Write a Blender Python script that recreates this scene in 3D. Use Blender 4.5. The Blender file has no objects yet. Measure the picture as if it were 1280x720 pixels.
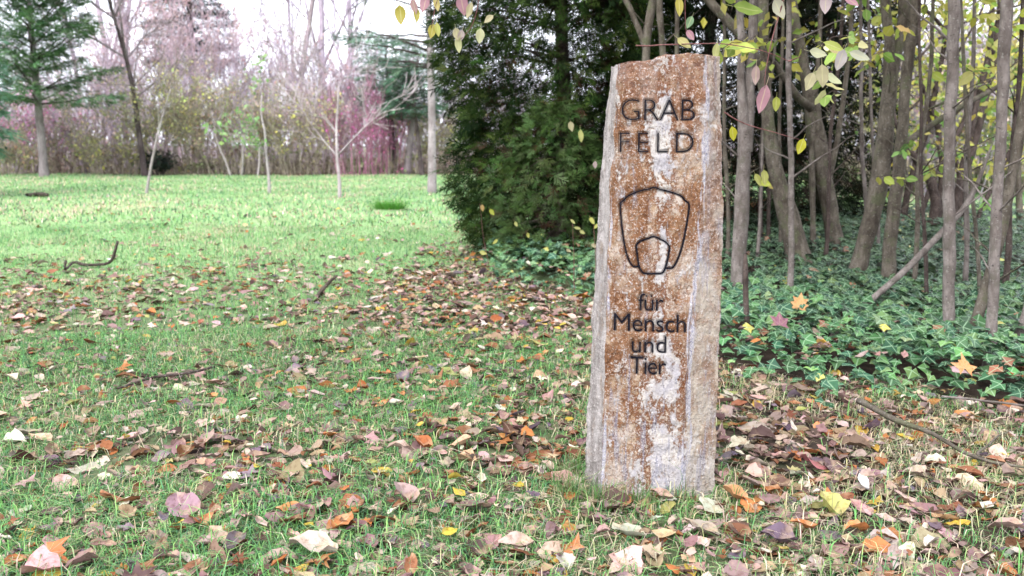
import bpy, math, random
import numpy as np
from mathutils import Vector

# ------------------------------------------------------------------ camera, sky, sun, exposure
SC = bpy.context.scene
COL = SC.collection
FPX, W0, H0 = 1108.0, 1280.0, 720.0
CAM_Z = 1.0
TH = math.atan(180.0 / FPX)            # pitch down: the horizon lies 180 px above the centre

cam_d = bpy.data.cameras.new('camera')
cam = bpy.data.objects.new('camera', cam_d)
COL.objects.link(cam)
cam.location = (0, 0, CAM_Z)
cam.rotation_euler = (math.pi / 2 - TH, 0, 0)
cam_d.sensor_width = 36.0
cam_d.lens = 36.0 * FPX / W0
cam_d.clip_start = 0.05
cam_d.clip_end = 800
cam_d.dof.use_dof = True
cam_d.dof.focus_distance = 2.5
cam_d.dof.aperture_fstop = 5.0
SC.camera = cam

SUN_EL, SUN_AZ = math.radians(48), math.radians(-150)   # azimuth measured from +Y towards +X
world = bpy.data.worlds.new('World')
SC.world = world
world.use_nodes = True
wn, wl = world.node_tree.nodes, world.node_tree.links
wn.clear()
sky = wn.new('ShaderNodeTexSky')
sky.sky_type = 'NISHITA'
sky.sun_disc = False
sky.sun_elevation = SUN_EL
sky.sun_rotation = SUN_AZ
sky.dust_density = 6.0
sky.air_density = 1.0
hsv = wn.new('ShaderNodeHueSaturation')
hsv.inputs['Saturation'].default_value = 0.12
cloud = wn.new('ShaderNodeMixRGB')                       # even overcast veil over the clear sky
cloud.inputs['Fac'].default_value = 0.75
cloud.inputs['Color2'].default_value = (8.9, 9.3, 10.4, 1)
bg = wn.new('ShaderNodeBackground')
bg.inputs['Strength'].default_value = 0.10
wo = wn.new('ShaderNodeOutputWorld')
wl.new(sky.outputs['Color'], hsv.inputs['Color'])
wl.new(hsv.outputs['Color'], cloud.inputs['Color1'])
wl.new(cloud.outputs['Color'], bg.inputs['Color'])
wl.new(bg.outputs['Background'], wo.inputs['Surface'])

sun_d = bpy.data.lights.new('sun', 'SUN')
sun_d.energy = 1.2
sun_d.angle = math.radians(40)
sun_d.color = (1.0, 0.985, 0.965)
sun = bpy.data.objects.new('sun', sun_d)
COL.objects.link(sun)
sdir = Vector((math.sin(SUN_AZ) * math.cos(SUN_EL), math.cos(SUN_AZ) * math.cos(SUN_EL), math.sin(SUN_EL)))
sun.rotation_euler = sdir.to_track_quat('Z', 'Y').to_euler()
sun.location = sdir * 30

vs = SC.view_settings
vs.view_transform = 'Standard'
vs.look = 'None'
vs.gamma = 1.0
vs.exposure = 1.9
SC.render.engine = 'CYCLES'
SC.cycles.use_denoising = True
SC.cycles.max_bounces = 4
SC.cycles.diffuse_bounces = 2
SC.cycles.adaptive_threshold = 0.02
SC.cycles.transparent_max_bounces = 4
SC.cycles.caustics_reflective = False
SC.cycles.caustics_refractive = False

# ------------------------------------------------------------------ helpers
RNG = np.random.default_rng(11)
CT, ST = math.cos(TH), math.sin(TH)

def ray(px, py):
    u, v = (px - W0 / 2) / FPX, (H0 / 2 - py) / FPX
    return np.array((u, CT + v * ST, -ST + v * CT))

def P(px, py, Y):
    """place in the park at distance Y seen at that spot of the picture"""
    d = ray(px, py)
    return np.array((0, 0, CAM_Z)) + d * (Y / d[1])

def G(px, py):
    d = ray(px, py)
    return np.array((0, 0, CAM_Z)) + d * (-CAM_Z / d[2])

def to_px(p):
    p = np.atleast_2d(p)
    x, y, z = p[:, 0], p[:, 1], p[:, 2] - CAM_Z
    f = y * CT - z * ST
    return np.stack([W0 / 2 + FPX * x / f, H0 / 2 - FPX * (y * ST + z * CT) / f, f], 1)

def gz(x, y):
    x, y = np.asarray(x, float), np.asarray(y, float)
    return (0.012 * np.sin(1.3 * x + .7 * y) + .010 * np.sin(2.9 * x - 1.7 * y + 1) + .006 * np.sin(6.1 * x + 4.3 * y + 2)
            + .03 * np.sin(.31 * x + .23 * y + .4) - 0.03)

def _hash(ix, iy, iz, seed):
    h = (ix * 374761393 + iy * 668265263 + iz * 2147483647 + seed * 1274126177) & 0xFFFFFFFF
    h = ((h ^ (h >> 13)) * 1274126177) & 0xFFFFFFFF
    h = ((h ^ (h >> 16)) * 2246822519) & 0xFFFFFFFF
    return ((h ^ (h >> 15)) & 0xFFFF) / 65535.0

def vnoise(p, seed=0):
    p = np.asarray(p, float)
    i = np.floor(p).astype(np.int64)
    f = p - i
    f = f * f * (3 - 2 * f)
    r = 0
    for dx in (0, 1):
        for dy in (0, 1):
            for dz in (0, 1):
                w = (f[:, 0] if dx else 1 - f[:, 0]) * (f[:, 1] if dy else 1 - f[:, 1]) * (f[:, 2] if dz else 1 - f[:, 2])
                r = r + w * _hash(i[:, 0] + dx, i[:, 1] + dy, i[:, 2] + dz, seed)
    return r

def fbm(p, octv=4, seed=0):
    p = np.asarray(p, float)
    a, s, t = 1.0, 0.0, 0.0
    for k in range(octv):
        s = s + a * (vnoise(p * 2.03 ** k, seed + k) - .5)
        t += a
        a *= .5
    return s / t * 2

def mesh(name, V, tris=None, quads=None, col=None, attrs=None, smooth=True, uv=None):
    me = bpy.data.meshes.new(name)
    V = np.asarray(V, np.float32)
    tris = np.zeros((0, 3), np.int32) if tris is None else np.asarray(tris, np.int32).reshape(-1, 3)
    quads = np.zeros((0, 4), np.int32) if quads is None else np.asarray(quads, np.int32).reshape(-1, 4)
    loops = np.concatenate([tris.ravel(), quads.ravel()])
    ls = np.concatenate([np.arange(len(tris)) * 3, len(tris) * 3 + np.arange(len(quads)) * 4])
    me.vertices.add(len(V)); me.vertices.foreach_set('co', V.ravel())
    me.loops.add(len(loops)); me.loops.foreach_set('vertex_index', loops)
    me.polygons.add(len(ls)); me.polygons.foreach_set('loop_start', ls.astype(np.int32))
    if col is not None:
        c = np.ones((len(V), 4), np.float32); c[:, :col.shape[1]] = col
        a = me.color_attributes.new('Col', 'FLOAT_COLOR', 'POINT')
        a.data.foreach_set('color', c.ravel())
    for k, v in (attrs or {}).items():
        a = me.attributes.new(k, 'FLOAT', 'POINT')
        a.data.foreach_set('value', np.asarray(v, np.float32))
    me.update(calc_edges=True)
    me.validate()
    me.polygons.foreach_set('use_smooth', np.full(len(me.polygons), smooth))
    return me

def obj(name, me, mat=None, parent=None):
    o = bpy.data.objects.new(name, me)
    COL.objects.link(o)
    if mat is not None and me is not None and not me.materials:
        me.materials.append(mat)
    if parent is not None:
        o.parent = parent
    return o

def tag(o, label, cat=None, group=None, kind=None):
    o['label'] = label
    if cat: o['category'] = cat
    if group: o['group'] = group
    if kind: o['kind'] = kind
    return o

def empty(name, loc, label, cat, group=None, kind=None):
    o = bpy.data.objects.new(name, None)
    COL.objects.link(o)
    o.location = [float(c) for c in loc]
    o.empty_display_size = .1
    return tag(o, label, cat, group, kind)

def tube(pts, rad, sides=7, rng=None, cap=True):
    """round tapering tube along points -> V, quads, tris"""
    pts = np.asarray(pts, float); rad = np.asarray(rad, float)
    n = len(pts)
    t = np.gradient(pts, axis=0)
    t /= np.linalg.norm(t, axis=1)[:, None] + 1e-9
    ref = np.array((0, 0, 1.0)) if abs(t[0][2]) < .8 else np.array((1.0, 0, 0))
    a = np.cross(t, ref); a /= np.linalg.norm(a, axis=1)[:, None] + 1e-9
    b = np.cross(t, a)
    ang = np.arange(sides) / sides * 2 * np.pi
    V = pts[:, None] + rad[:, None, None] * (np.cos(ang)[None, :, None] * a[:, None] + np.sin(ang)[None, :, None] * b[:, None])
    V = V.reshape(-1, 3)
    i = np.arange(n - 1)[:, None] * sides
    j = np.arange(sides)[None]
    k = (j + 1) % sides
    Q = np.stack([i + j, i + k, i + sides + k, i + sides + j], -1).reshape(-1, 4)
    T = []
    if cap:
        c = len(V)
        V = np.vstack([V, pts[-1:]])
        T = [(c - sides + q, c - sides + (q + 1) % sides, c) for q in range(sides)]
    return V, Q, np.array(T, int).reshape(-1, 3)

def join(parts):
    Vs, Qs, Ts, n = [], [], [], 0
    for V, Q, T in parts:
        Vs.append(V); Qs.append(np.asarray(Q, int).reshape(-1, 4) + n); Ts.append(np.asarray(T, int).reshape(-1, 3) + n); n += len(V)
    return np.vstack(Vs), np.vstack(Qs), np.vstack(Ts)

def segs_mesh(S, sides=3):
    """S: (n,8) p0 p1 r0 r1 -> prisms"""
    S = np.asarray(S, float)
    p0, p1, r0, r1 = S[:, 0:3], S[:, 3:6], S[:, 6], S[:, 7]
    d = p1 - p0
    d /= np.linalg.norm(d, axis=1)[:, None] + 1e-9
    ref = np.where((np.abs(d[:, 2]) < .9)[:, None], np.array((0, 0, 1.0)), np.array((1.0, 0, 0)))
    a = np.cross(d, ref); a /= np.linalg.norm(a, axis=1)[:, None] + 1e-9
    b = np.cross(d, a)
    ang = np.arange(sides) / sides * 2 * np.pi
    ring = np.cos(ang)[None, :, None] * a[:, None] + np.sin(ang)[None, :, None] * b[:, None]
    V = np.concatenate([p0[:, None] + ring * r0[:, None, None], p1[:, None] + ring * r1[:, None, None]], 1).reshape(-1, 3)
    base = np.arange(len(S))[:, None] * (2 * sides)
    j = np.arange(sides)[None]; k = (j + 1) % sides
    Q = np.stack([base + j, base + k, base + sides + k, base + sides + j], -1).reshape(-1, 4)
    return V, Q

def unit(v):
    v = np.asarray(v, float)
    return v / (np.linalg.norm(v, axis=-1, keepdims=True) + 1e-9)

def basis(d, n):
    """rows of rotation: y axis along d, z axis near n"""
    y = unit(d)
    x = unit(np.cross(y, n))
    z = np.cross(x, y)
    return np.stack([x, y, z], 1)          # (N,3,3): local (a,b,c) -> a*x+b*y+c*z

def scatter(tmplV, tmplF, pos, B, scale):
    """copies of a template -> V, faces"""
    m = len(tmplV)
    L = tmplV[None] * np.asarray(scale)[:, None, None] if np.ndim(scale) == 1 else tmplV[None] * scale[:, None, :]
    V = pos[:, None] + np.einsum('nmk,nkj->nmj', L, B)
    F = (np.arange(len(pos))[:, None, None] * m + tmplF[None]).reshape(-1, tmplF.shape[1])
    return V.reshape(-1, 3), F

def pick(cols, n, rng, var=.15, p=None):
    c = np.array(cols, float)[rng.choice(len(cols), n, p=p)]
    c = c * (1 + rng.normal(0, var, (n, 1))) * (1 + rng.normal(0, var * .35, (n, 3)))
    return np.clip(c, .004, .9)

# ------------------------------------------------------------------ materials
def nmat(name):
    m = bpy.data.materials.new(name)
    m.use_nodes = True
    nt = m.node_tree
    nt.nodes.clear()
    out = nt.nodes.new('ShaderNodeOutputMaterial')
    return m, nt, out

class NT:
    def __init__(s, nt): s.nt = nt
    def n(s, t, **kw):
        x = s.nt.nodes.new(t)
        for k, v in kw.items(): setattr(x, k, v)
        return x
    def put(s, sock, v):
        if isinstance(v, bpy.types.NodeSocket): s.nt.links.new(v, sock)
        elif v is not None:
            sock.default_value = (tuple(v) + (1,) if sock.type == 'RGBA' and len(v) == 3 else v)
    def math(s, op, a, b=None, c=None, clamp=False):
        x = s.n('ShaderNodeMath', operation=op, use_clamp=clamp)
        s.put(x.inputs[0], a); s.put(x.inputs[1], b); s.put(x.inputs[2], c)
        return x.outputs[0]
    def mix(s, f, a, b, mode='MIX'):
        x = s.n('ShaderNodeMixRGB', blend_type=mode)
        s.put(x.inputs[0], f); s.put(x.inputs[1], a); s.put(x.inputs[2], b)
        return x.outputs[0]
    def noise(s, vec, scale, detail=4, rough=.55, dist=0):
        x = s.n('ShaderNodeTexNoise')
        s.put(x.inputs['Vector'], vec)
        x.inputs['Scale'].default_value = scale; x.inputs['Detail'].default_value = detail
        x.inputs['Roughness'].default_value = rough; x.inputs['Distortion'].default_value = dist
        return x.outputs[0]
    def step(s, v, lo, hi, a=0., b=1.):
        x = s.n('ShaderNodeMapRange', interpolation_type='SMOOTHSTEP')
        s.put(x.inputs[0], v)
        for k, q in zip((1, 2, 3, 4), (lo, hi, a, b)): s.put(x.inputs[k], q)
        return x.outputs[0]
    def attr(s, name, geo='GEOMETRY'):
        x = s.n('ShaderNodeAttribute', attribute_type=geo, attribute_name=name)
        return x
    def coord(s, k='Object'):
        return s.n('ShaderNodeTexCoord').outputs[k]
    def scaled(s, vec, sc):
        x = s.n('ShaderNodeMapping')
        s.put(x.inputs['Vector'], vec); x.inputs['Scale'].default_value = sc
        return x.outputs[0]
    def bump(s, h, strength=.5, dist=.01):
        x = s.n('ShaderNodeBump')
        x.inputs['Strength'].default_value = strength; x.inputs['Distance'].default_value = dist
        s.put(x.inputs['Height'], h)
        return x.outputs[0]
    def bsdf(s, color, rough=.7, normal=None, spec=.3):
        x = s.n('ShaderNodeBsdfPrincipled')
        s.put(x.inputs['Base Color'], color); s.put(x.inputs['Roughness'], rough)
        x.inputs['Specular IOR Level'].default_value = spec
        if normal is not None: s.put(x.inputs['Normal'], normal)
        return x

def leafy(name, src='Col', rough=.6, trans=.35, spec=.25, mottled=0., vein=None, objspace=False):
    # objspace: the mesh is one unit long, so the mottling is scaled to the leaf
    m, nt, out = nmat(name)
    N = NT(nt)
    c = N.attr('Col').outputs['Color'] if src == 'Col' else N.n('ShaderNodeObjectInfo').outputs['Color']
    co = N.coord('Object')
    if mottled:
        n = N.noise(co, 55 if not objspace else 4.5, 5, .7)
        d = N.mix(1., c, (.45, .34, .28), 'MULTIPLY')
        c = N.mix(N.step(n, .45, .75, 0, mottled), c, d)
        n2 = N.noise(co, 21 if not objspace else 1.9, 3)
        c = N.mix(N.step(n2, .5, .8, 0, mottled * .6), c, (.5, .36, .22))
    if vein:
        v = N.attr('vein').outputs['Fac']
        c = N.mix(N.step(v, vein[0], 1.0, 0, vein[2]), c, vein[1])
    bs = N.bsdf(c, rough, None, spec)
    if trans:
        t = N.n('ShaderNodeBsdfTranslucent')
        N.put(t.inputs['Color'], c)
        mx = N.n('ShaderNodeMixShader')
        mx.inputs[0].default_value = trans
        nt.links.new(bs.outputs[0], mx.inputs[1]); nt.links.new(t.outputs[0], mx.inputs[2])
        nt.links.new(mx.outputs[0], out.inputs['Surface'])
    else:
        nt.links.new(bs.outputs[0], out.inputs['Surface'])
    return m

def bark(name, c1, c2, c3=None, scale=30, stretch=.25, bump=.6):
    m, nt, out = nmat(name)
    N = NT(nt)
    raw = N.coord('Object')
    co = N.scaled(raw, (1, 1, stretch))
    n = N.noise(co, scale, 7, .7, .4)
    c = N.mix(N.step(n, .36, .66), c1, c2)
    big = N.noise(raw, scale * .22, 4, .6)
    c = N.mix(N.step(big, .42, .66, 0, .75), c, N.mix(1., c, (.48, .45, .43), 'MULTIPLY'))
    if c3:
        c = N.mix(N.step(N.noise(raw, scale * .34, 5, .65), .52, .64, 0, .8), c, c3)
    fl = N.noise(raw, scale * 3.2, 3, .6)
    c = N.mix(N.step(fl, .60, .70, 0, .55), c, N.mix(.5, c, (.42, .42, .39)))
    n3 = N.noise(N.scaled(raw, (1, 1, 3.4)), scale * 1.7, 3)
    lent = N.step(n3, .62, .70, 0, .8)
    c = N.mix(lent, c, (.030, .026, .024))
    h = N.math('ADD', n, N.math('MULTIPLY', lent, -.35))
    bs = N.bsdf(c, .9, N.bump(h, bump, .012), .07)
    nt.links.new(bs.outputs[0], out.inputs['Surface'])
    return m
# ------------------------------------------------------------------ the ground
def ground_material():
    m, nt, out = nmat('lawn_soil')
    N = NT(nt)
    co = N.coord('Object')
    n1 = N.noise(co, 1.1, 5, .6)
    n2 = N.noise(co, 9, 6, .65)
    n3 = N.noise(N.scaled(co, (1, .35, 1)), .35, 4, .6)
    green = N.mix(N.step(n2, .3, .7), (.12, .23, .08), (.21, .30, .14))
    c = N.mix(N.step(n1, .5, .72, 0, .55), green, (.27, .235, .15))
    c = N.mix(N.step(n3, .54, .68, 0, .55), c, (.30, .29, .17))
    sep = N.n('ShaderNodeSeparateXYZ'); nt.links.new(co, sep.inputs[0])
    wob = N.math('MULTIPLY', N.math('SUBTRACT', n1, .5), 3.0)
    # bare leaf mould under the shrubs and the evergreens
    y = N.math('ADD', sep.outputs[1], wob)
    x = N.math('ADD', sep.outputs[0], wob)
    litter = N.math('MULTIPLY', N.step(x, -.3, .9), N.step(y, 9.8, 8.6))
    near = N.step(y, 8.5, 3.5, 0, .75)
    under = N.step(N.math('ADD', sep.outputs[1], N.math('MULTIPLY', wob, .4)), 29.6, 31.0)
    c = N.mix(under, c, N.mix(N.step(n2, .35, .65), (.07, .055, .035), (.16, .13, .08)))
    soil = N.mix(N.step(n2, .35, .65), (.022, .016, .012), (.060, .042, .032))
    c = N.mix(N.math('MAXIMUM', litter, near), c, soil)
    bs = N.bsdf(c, .95, N.bump(n2, .6, .03), .1)
    nt.links.new(bs.outputs[0], out.inputs['Surface'])
    return m

def build_ground():
    xs = np.concatenate([np.linspace(-300, -30, 20)[:-1], np.linspace(-30, -4, 30)[:-1], np.linspace(-4, 6, 90)[:-1], np.linspace(6, 30, 30)[:-1], np.linspace(30, 300, 20)])
    ys = np.concatenate([np.linspace(-60, 0, 10)[:-1], np.linspace(0, 10, 90)[:-1], np.linspace(10, 50, 40)[:-1], np.linspace(50, 500, 30)])
    X, Y = np.meshgrid(xs, ys)
    V = np.stack([X.ravel(), Y.ravel(), gz(X.ravel(), Y.ravel())], 1)
    nx, ny = len(xs), len(ys)
    i = (np.arange(ny - 1)[:, None] * nx + np.arange(nx - 1)[None]).ravel()
    o = obj('lawn_ground', mesh('lawn_ground', V, None, np.stack([i, i + 1, i + nx + 1, i + nx], 1)), ground_material())
    return tag(o, 'open park lawn with bare leaf mould under the shrubs', None, None, 'structure')
build_ground()

# ------------------------------------------------------------------ the inscribed stone
YF = 2.40
SX = P(814, 620, YF)[0]                      # middle of the stone's foot
ORG = np.array((SX, YF + .08, float(gz(SX, YF + .08))))

def tab(py, pts):
    pts = np.array(pts, float)
    return np.interp(py, pts[:, 1], pts[:, 0])

L_SIL = [(763, 70), (761, 90), (757, 130), (752, 200), (747, 290), (744, 350), (740, 420), (736, 500), (733, 560), (731, 600), (729, 680)]
L_EDGE = [(774, 70), (772, 90), (770, 150), (764, 220), (762, 300), (761, 360), (758, 430), (756, 500), (754, 580), (752, 680)]
R_EDGE = [(883, 70), (884, 120), (880, 190), (874, 260), (872, 320), (868, 360), (861, 410), (857, 480), (854, 560), (851, 680)]
R_SIL = [(900, 70), (901, 100), (903, 180), (903, 260), (902, 340), (900, 400), (898, 460), (896, 540), (894, 600), (892, 680)]
TOP = [(755, 90), (762, 83), (768, 80.5), (778, 78.5), (792, 78), (806, 76.5), (816, 76.5), (820, 73), (826, 70.8), (836, 69), (858, 67), (872, 68), (888, 68.5), (902, 70.5)]

WORDS = [('GRAB', 777, 869, 151, 124, 0, -.026), ('FELD', 775, 867, 191, 166, 0, -.026), ('für', 797.5, 829, 388, 367, -1.2, -.012),
         ('Mensch', 767, 857, 414.5, 393, -1.6, -.012), ('und', 789.5, 832, 440.5, 420, -1.0, -.012), ('Tier', 787.5, 832, 467.5, 446, -1.8, -.012)]
EMB1 = [(798, 333), (793, 333.5), (790, 332), (785.5, 324.4), (781, 309), (778, 289), (776, 267), (775.3, 254), (776.5, 252.5), (780.5, 250.5), (782, 247), (793, 241), (805, 237.3), (812, 236.4), (815, 234.8), (818, 234.2), (821, 234.8), (824, 236.6),
        (835.5, 239), (849, 243.5), (854, 246.5), (855.5, 250), (861.5, 254), (862, 257), (861, 267), (858, 284), (854.5, 302), (850, 318), (844, 331), (841, 334.5), (838, 335.3), (832, 335)]
EMB2 = [(795.4, 308), (796, 305.5), (800, 301.3), (811, 298), (814, 296.2), (817, 295.6), (820, 296.3), (823, 298), (832, 302), (836.5, 307), (837.2, 310), (835.5, 320), (832.5, 333), (829.5, 340), (827, 342), (805, 342), (802.5, 340), (798.5, 333), (796.7, 320), (795.4, 308)]

def resample(pts, step):
    pts = np.asarray(pts, float)
    # Chaikin rounding, ends kept
    for _ in range(2):
        q = [pts[0]]
        for a, b in zip(pts[:-1], pts[1:]):
            q += [a * .75 + b * .25, a * .25 + b * .75]
        pts = np.array(q + [pts[-1]])
    s = np.concatenate([[0], np.cumsum(np.linalg.norm(np.diff(pts, axis=0), axis=1))])
    u = np.linspace(0, s[-1], max(3, int(s[-1] / step)))
    return np.stack([np.interp(u, s, pts[:, k]) for k in range(pts.shape[1])], 1)

def stone_material():
    m, nt, out = nmat('weathered_rust_stone')
    N = NT(nt)
    co = N.coord('Object')
    fine = N.noise(co, 210, 5, .7)
    grain = N.noise(co, 95, 6, .72)
    nA = N.noise(N.scaled(co, (1, 1, .62)), 11, 8, .62, .9)
    nB = N.noise(N.scaled(co, (1.4, 1, .5)), 26, 8, .68, .6)
    nC = N.noise(N.scaled(co, (1, 1, .8)), 17, 7, .65, .4)
    nD = N.noise(N.scaled(co, (2.6, 1, .28)), 24, 7, .66, .3)
    left, seam, strip = (N.attr(k).outputs['Fac'] for k in ('left_side', 'seam', 'right_strip'))
    stream, low, top = (N.attr(k).outputs['Fac'] for k in ('stream', 'low', 'top'))
    high = N.attr('high').outputs['Fac']
    nE = N.noise(N.scaled(co, (1.2, 1, .8)), 6.5, 5, .6, .5)
    tan = N.mix(N.step(nC, .38, .60), (.40, .29, .19), (.50, .43, .36))
    rust = N.mix(N.step(grain, .36, .62), (.125, .060, .032), (.31, .165, .085))
    c = N.mix(N.step(N.math('ADD', N.math('MULTIPLY', nA, .72), N.math('MULTIPLY', grain, .38)), .485, .585), tan, rust)
    # dark iron crust
    c = N.mix(N.step(N.math('ADD', nB, N.math('MULTIPLY', N.math('SUBTRACT', fine, .5), .45)), .57, .67, 0, .8), c, (.105, .042, .026))
    # redder at the top
    c = N.mix(N.math('MULTIPLY', top, N.step(nC, .35, .6, .15, .75)), c, N.mix(N.step(grain, .38, .6), (.16, .070, .050), (.39, .245, .175)))
    # pale lichen crust: in the winding stream, near the foot, and in patches
    w = N.math('ADD', N.math('MULTIPLY', nB, .42), N.math('MULTIPLY', grain, .34))
    w = N.math('ADD', w, N.math('MULTIPLY', nE, .36))
    w = N.math('ADD', w, N.math('MULTIPLY', stream, N.step(nA, .36, .62, .0, .145)))
    w = N.math('ADD', w, N.math('MULTIPLY', low, .050))
    wm = N.step(w, .60, .665)
    pale = N.mix(N.step(nC, .42, .60), (.55, .51, .46), (.43, .41, .42))
    pale = N.mix(N.step(fine, .52, .66, 0, .6), pale, (.27, .25, .27))
    # rusty rim round the pale crust
    rim = N.math('MULTIPLY', N.step(w, .525, .575), N.step(w, .635, .600))
    c = N.mix(N.math('MULTIPLY', rim, N.step(stream, .05, .4, .30, .85)), c, (.17, .068, .032))
    c = N.mix(wm, c, pale)
    # blue grey patches
    bl = N.step(N.math('ADD', nD, N.math('MULTIPLY', low, .07)), .585, .67, 0, .65)
    c = N.mix(bl, c, N.mix(N.step(fine, .42, .6), (.16, .16, .22), (.42, .42, .46)))
    # right strip: brownish above, cream grey below
    cream = N.mix(N.step(grain, .40, .62), (.52, .48, .39), (.38, .34, .28))
    brn = N.mix(N.step(grain, .38, .62), (.17, .095, .068), (.42, .34, .28))
    cream = N.mix(N.math('MULTIPLY', N.step(nA, .36, .58), N.step(high, .25, .62, .25, .95)), cream, brn)
    cream = N.mix(N.step(nD, .50, .64, 0, .7), cream, (.33, .31, .34))
    cream = N.mix(N.step(fine, .55, .66, 0, .75), cream, (.20, .175, .165))
    c = N.mix(N.math('MULTIPLY', strip, N.step(nC, .35, .6, .25, .9)), c, cream)
    # seam along the right edge and the left edge
    sm = N.step(N.math('ADD', N.math('MULTIPLY', seam, .62), N.math('MULTIPLY', N.math('SUBTRACT', nD, .5), 2.2)), .40, .62, 0, .85)
    c = N.mix(sm, c, N.mix(N.step(fine, .46, .58), (.58, .57, .57), (.19, .19, .30)))
    # left side face: grey, streaked
    gry = N.mix(N.step(nD, .40, .60), (.43, .40, .38), (.25, .225, .21))
    gry = N.mix(N.step(nB, .52, .68, 0, .6), gry, (.30, .21, .14))
    gry = N.mix(N.step(fine, .53, .65, 0, .7), gry, (.14, .125, .125))
    c = N.mix(N.step(left, .3, .6), c, gry)
    # pits
    c = N.mix(N.step(N.math('ADD', fine, N.math('MULTIPLY', N.math('SUBTRACT', nB, .5), .3)), .43, .34, 0, .75), c, N.mix(1., c, (.34, .27, .25), 'MULTIPLY'))
    # white salt flecks
    c = N.mix(N.step(N.math('ADD', fine, N.math('MULTIPLY', N.math('SUBTRACT', grain, .5), .5)), .565, .635, 0, .72), c, (.60, .57, .53))
    c = N.mix(1., c, (.76, .745, .76), 'MULTIPLY')
    h = N.math('ADD', N.math('MULTIPLY', fine, .5), N.math('MULTIPLY', grain, .8))
    h = N.math('ADD', h, N.math('MULTIPLY', wm, .12))
    bs = N.bsdf(c, .95, N.bump(h, .9, .007), .05)
    nt.links.new(bs.outputs[0], out.inputs['Surface'])
    return m

def front_low(x, z):
    return .0035 * np.sin(7 * x + 3.1 * z + .5) + .003 * np.sin(4.1 * z - 9 * x)

def letter_paint():
    m, nt, out = nmat('dark_letter_paint')
    N = NT(nt)
    n = N.noise(N.coord('Object'), 160, 4)
    bs = N.bsdf(N.mix(N.step(n, .4, .7), (.0035, .0035, .007), (.012, .011, .017)), .75, None, .08)
    nt.links.new(bs.outputs[0], out.inputs['Surface'])
    return m

def word_letters(word, x0, x1, base, top, rot, emb):
    """letters of one engraved word as separate flat shapes on the front plane -> list of (V (n,2) x,z world, faces, depth flag)"""
    c = bpy.data.curves.new('lettering', 'FONT')
    c.body = word
    c.offset = emb
    c.resolution_u = 4
    t = bpy.data.objects.new('lettering', c)
    COL.objects.link(t)
    def shape(space):
        c.space_character = space
        bpy.context.view_layer.update()
        ev = t.evaluated_get(bpy.context.evaluated_depsgraph_get())
        me = ev.to_mesh()
        V = np.array([v.co[:2] for v in me.vertices])
        F = [list(p.vertices) for p in me.polygons]
        ev.to_mesh_clear()
        return V, F
    wid = lambda V: V[:, 0].max() - V[:, 0].min()
    A, B = P(x0, base, YF), P(x1, base, YF)
    V, F = shape(1.0)
    sz = (P(x0, top, YF)[2] - A[2]) / V[:, 1].max()
    want = (B[0] - A[0]) / (sz * 1.0)              # spread the letters to the width, not the shapes
    w1, w2 = wid(V), wid(shape(1.5)[0])
    V, F = shape(min(1.6, max(.9, 1 + .5 * (want - w1) / (w2 - w1))))
    bpy.data.objects.remove(t); bpy.data.curves.remove(c)
    sx = (B[0] - A[0]) / wid(V)
    X = A[0] + (V[:, 0] - V[:, 0].min()) * sx
    Z = A[2] + V[:, 1] * sz
    Z = Z + (X - X.mean()) * math.tan(math.radians(rot))
    V2 = np.stack([X, Z], 1)
    # islands
    par = list(range(len(V)))
    def find(a):
        while par[a] != a:
            par[a] = par[par[a]]; a = par[a]
        return a
    for f in F:
        for k in f[1:]: par[find(k)] = find(f[0])
    isl = {}
    for k in range(len(V)): isl.setdefault(find(k), []).append(k)
    isl = sorted(isl.values(), key=lambda q: V2[q, 0].min())
    groups = []
    for q in isl:                             # a dot belongs to the letter below it
        lo, hi = V2[q, 0].min(), V2[q, 0].max()
        for g in groups:
            glo, ghi = V2[g, 0].min(), V2[g, 0].max()
            if min(hi, ghi) - max(lo, glo) > .5 * min(hi - lo, ghi - glo):
                g.extend(q); break
        else:
            groups.append(list(q))
    res = []
    for g in groups:
        idx = {v: k for k, v in enumerate(g)}
        res.append((V2[g], [[idx[k] for k in f] for f in F if f[0] in idx]))
    return res

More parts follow.
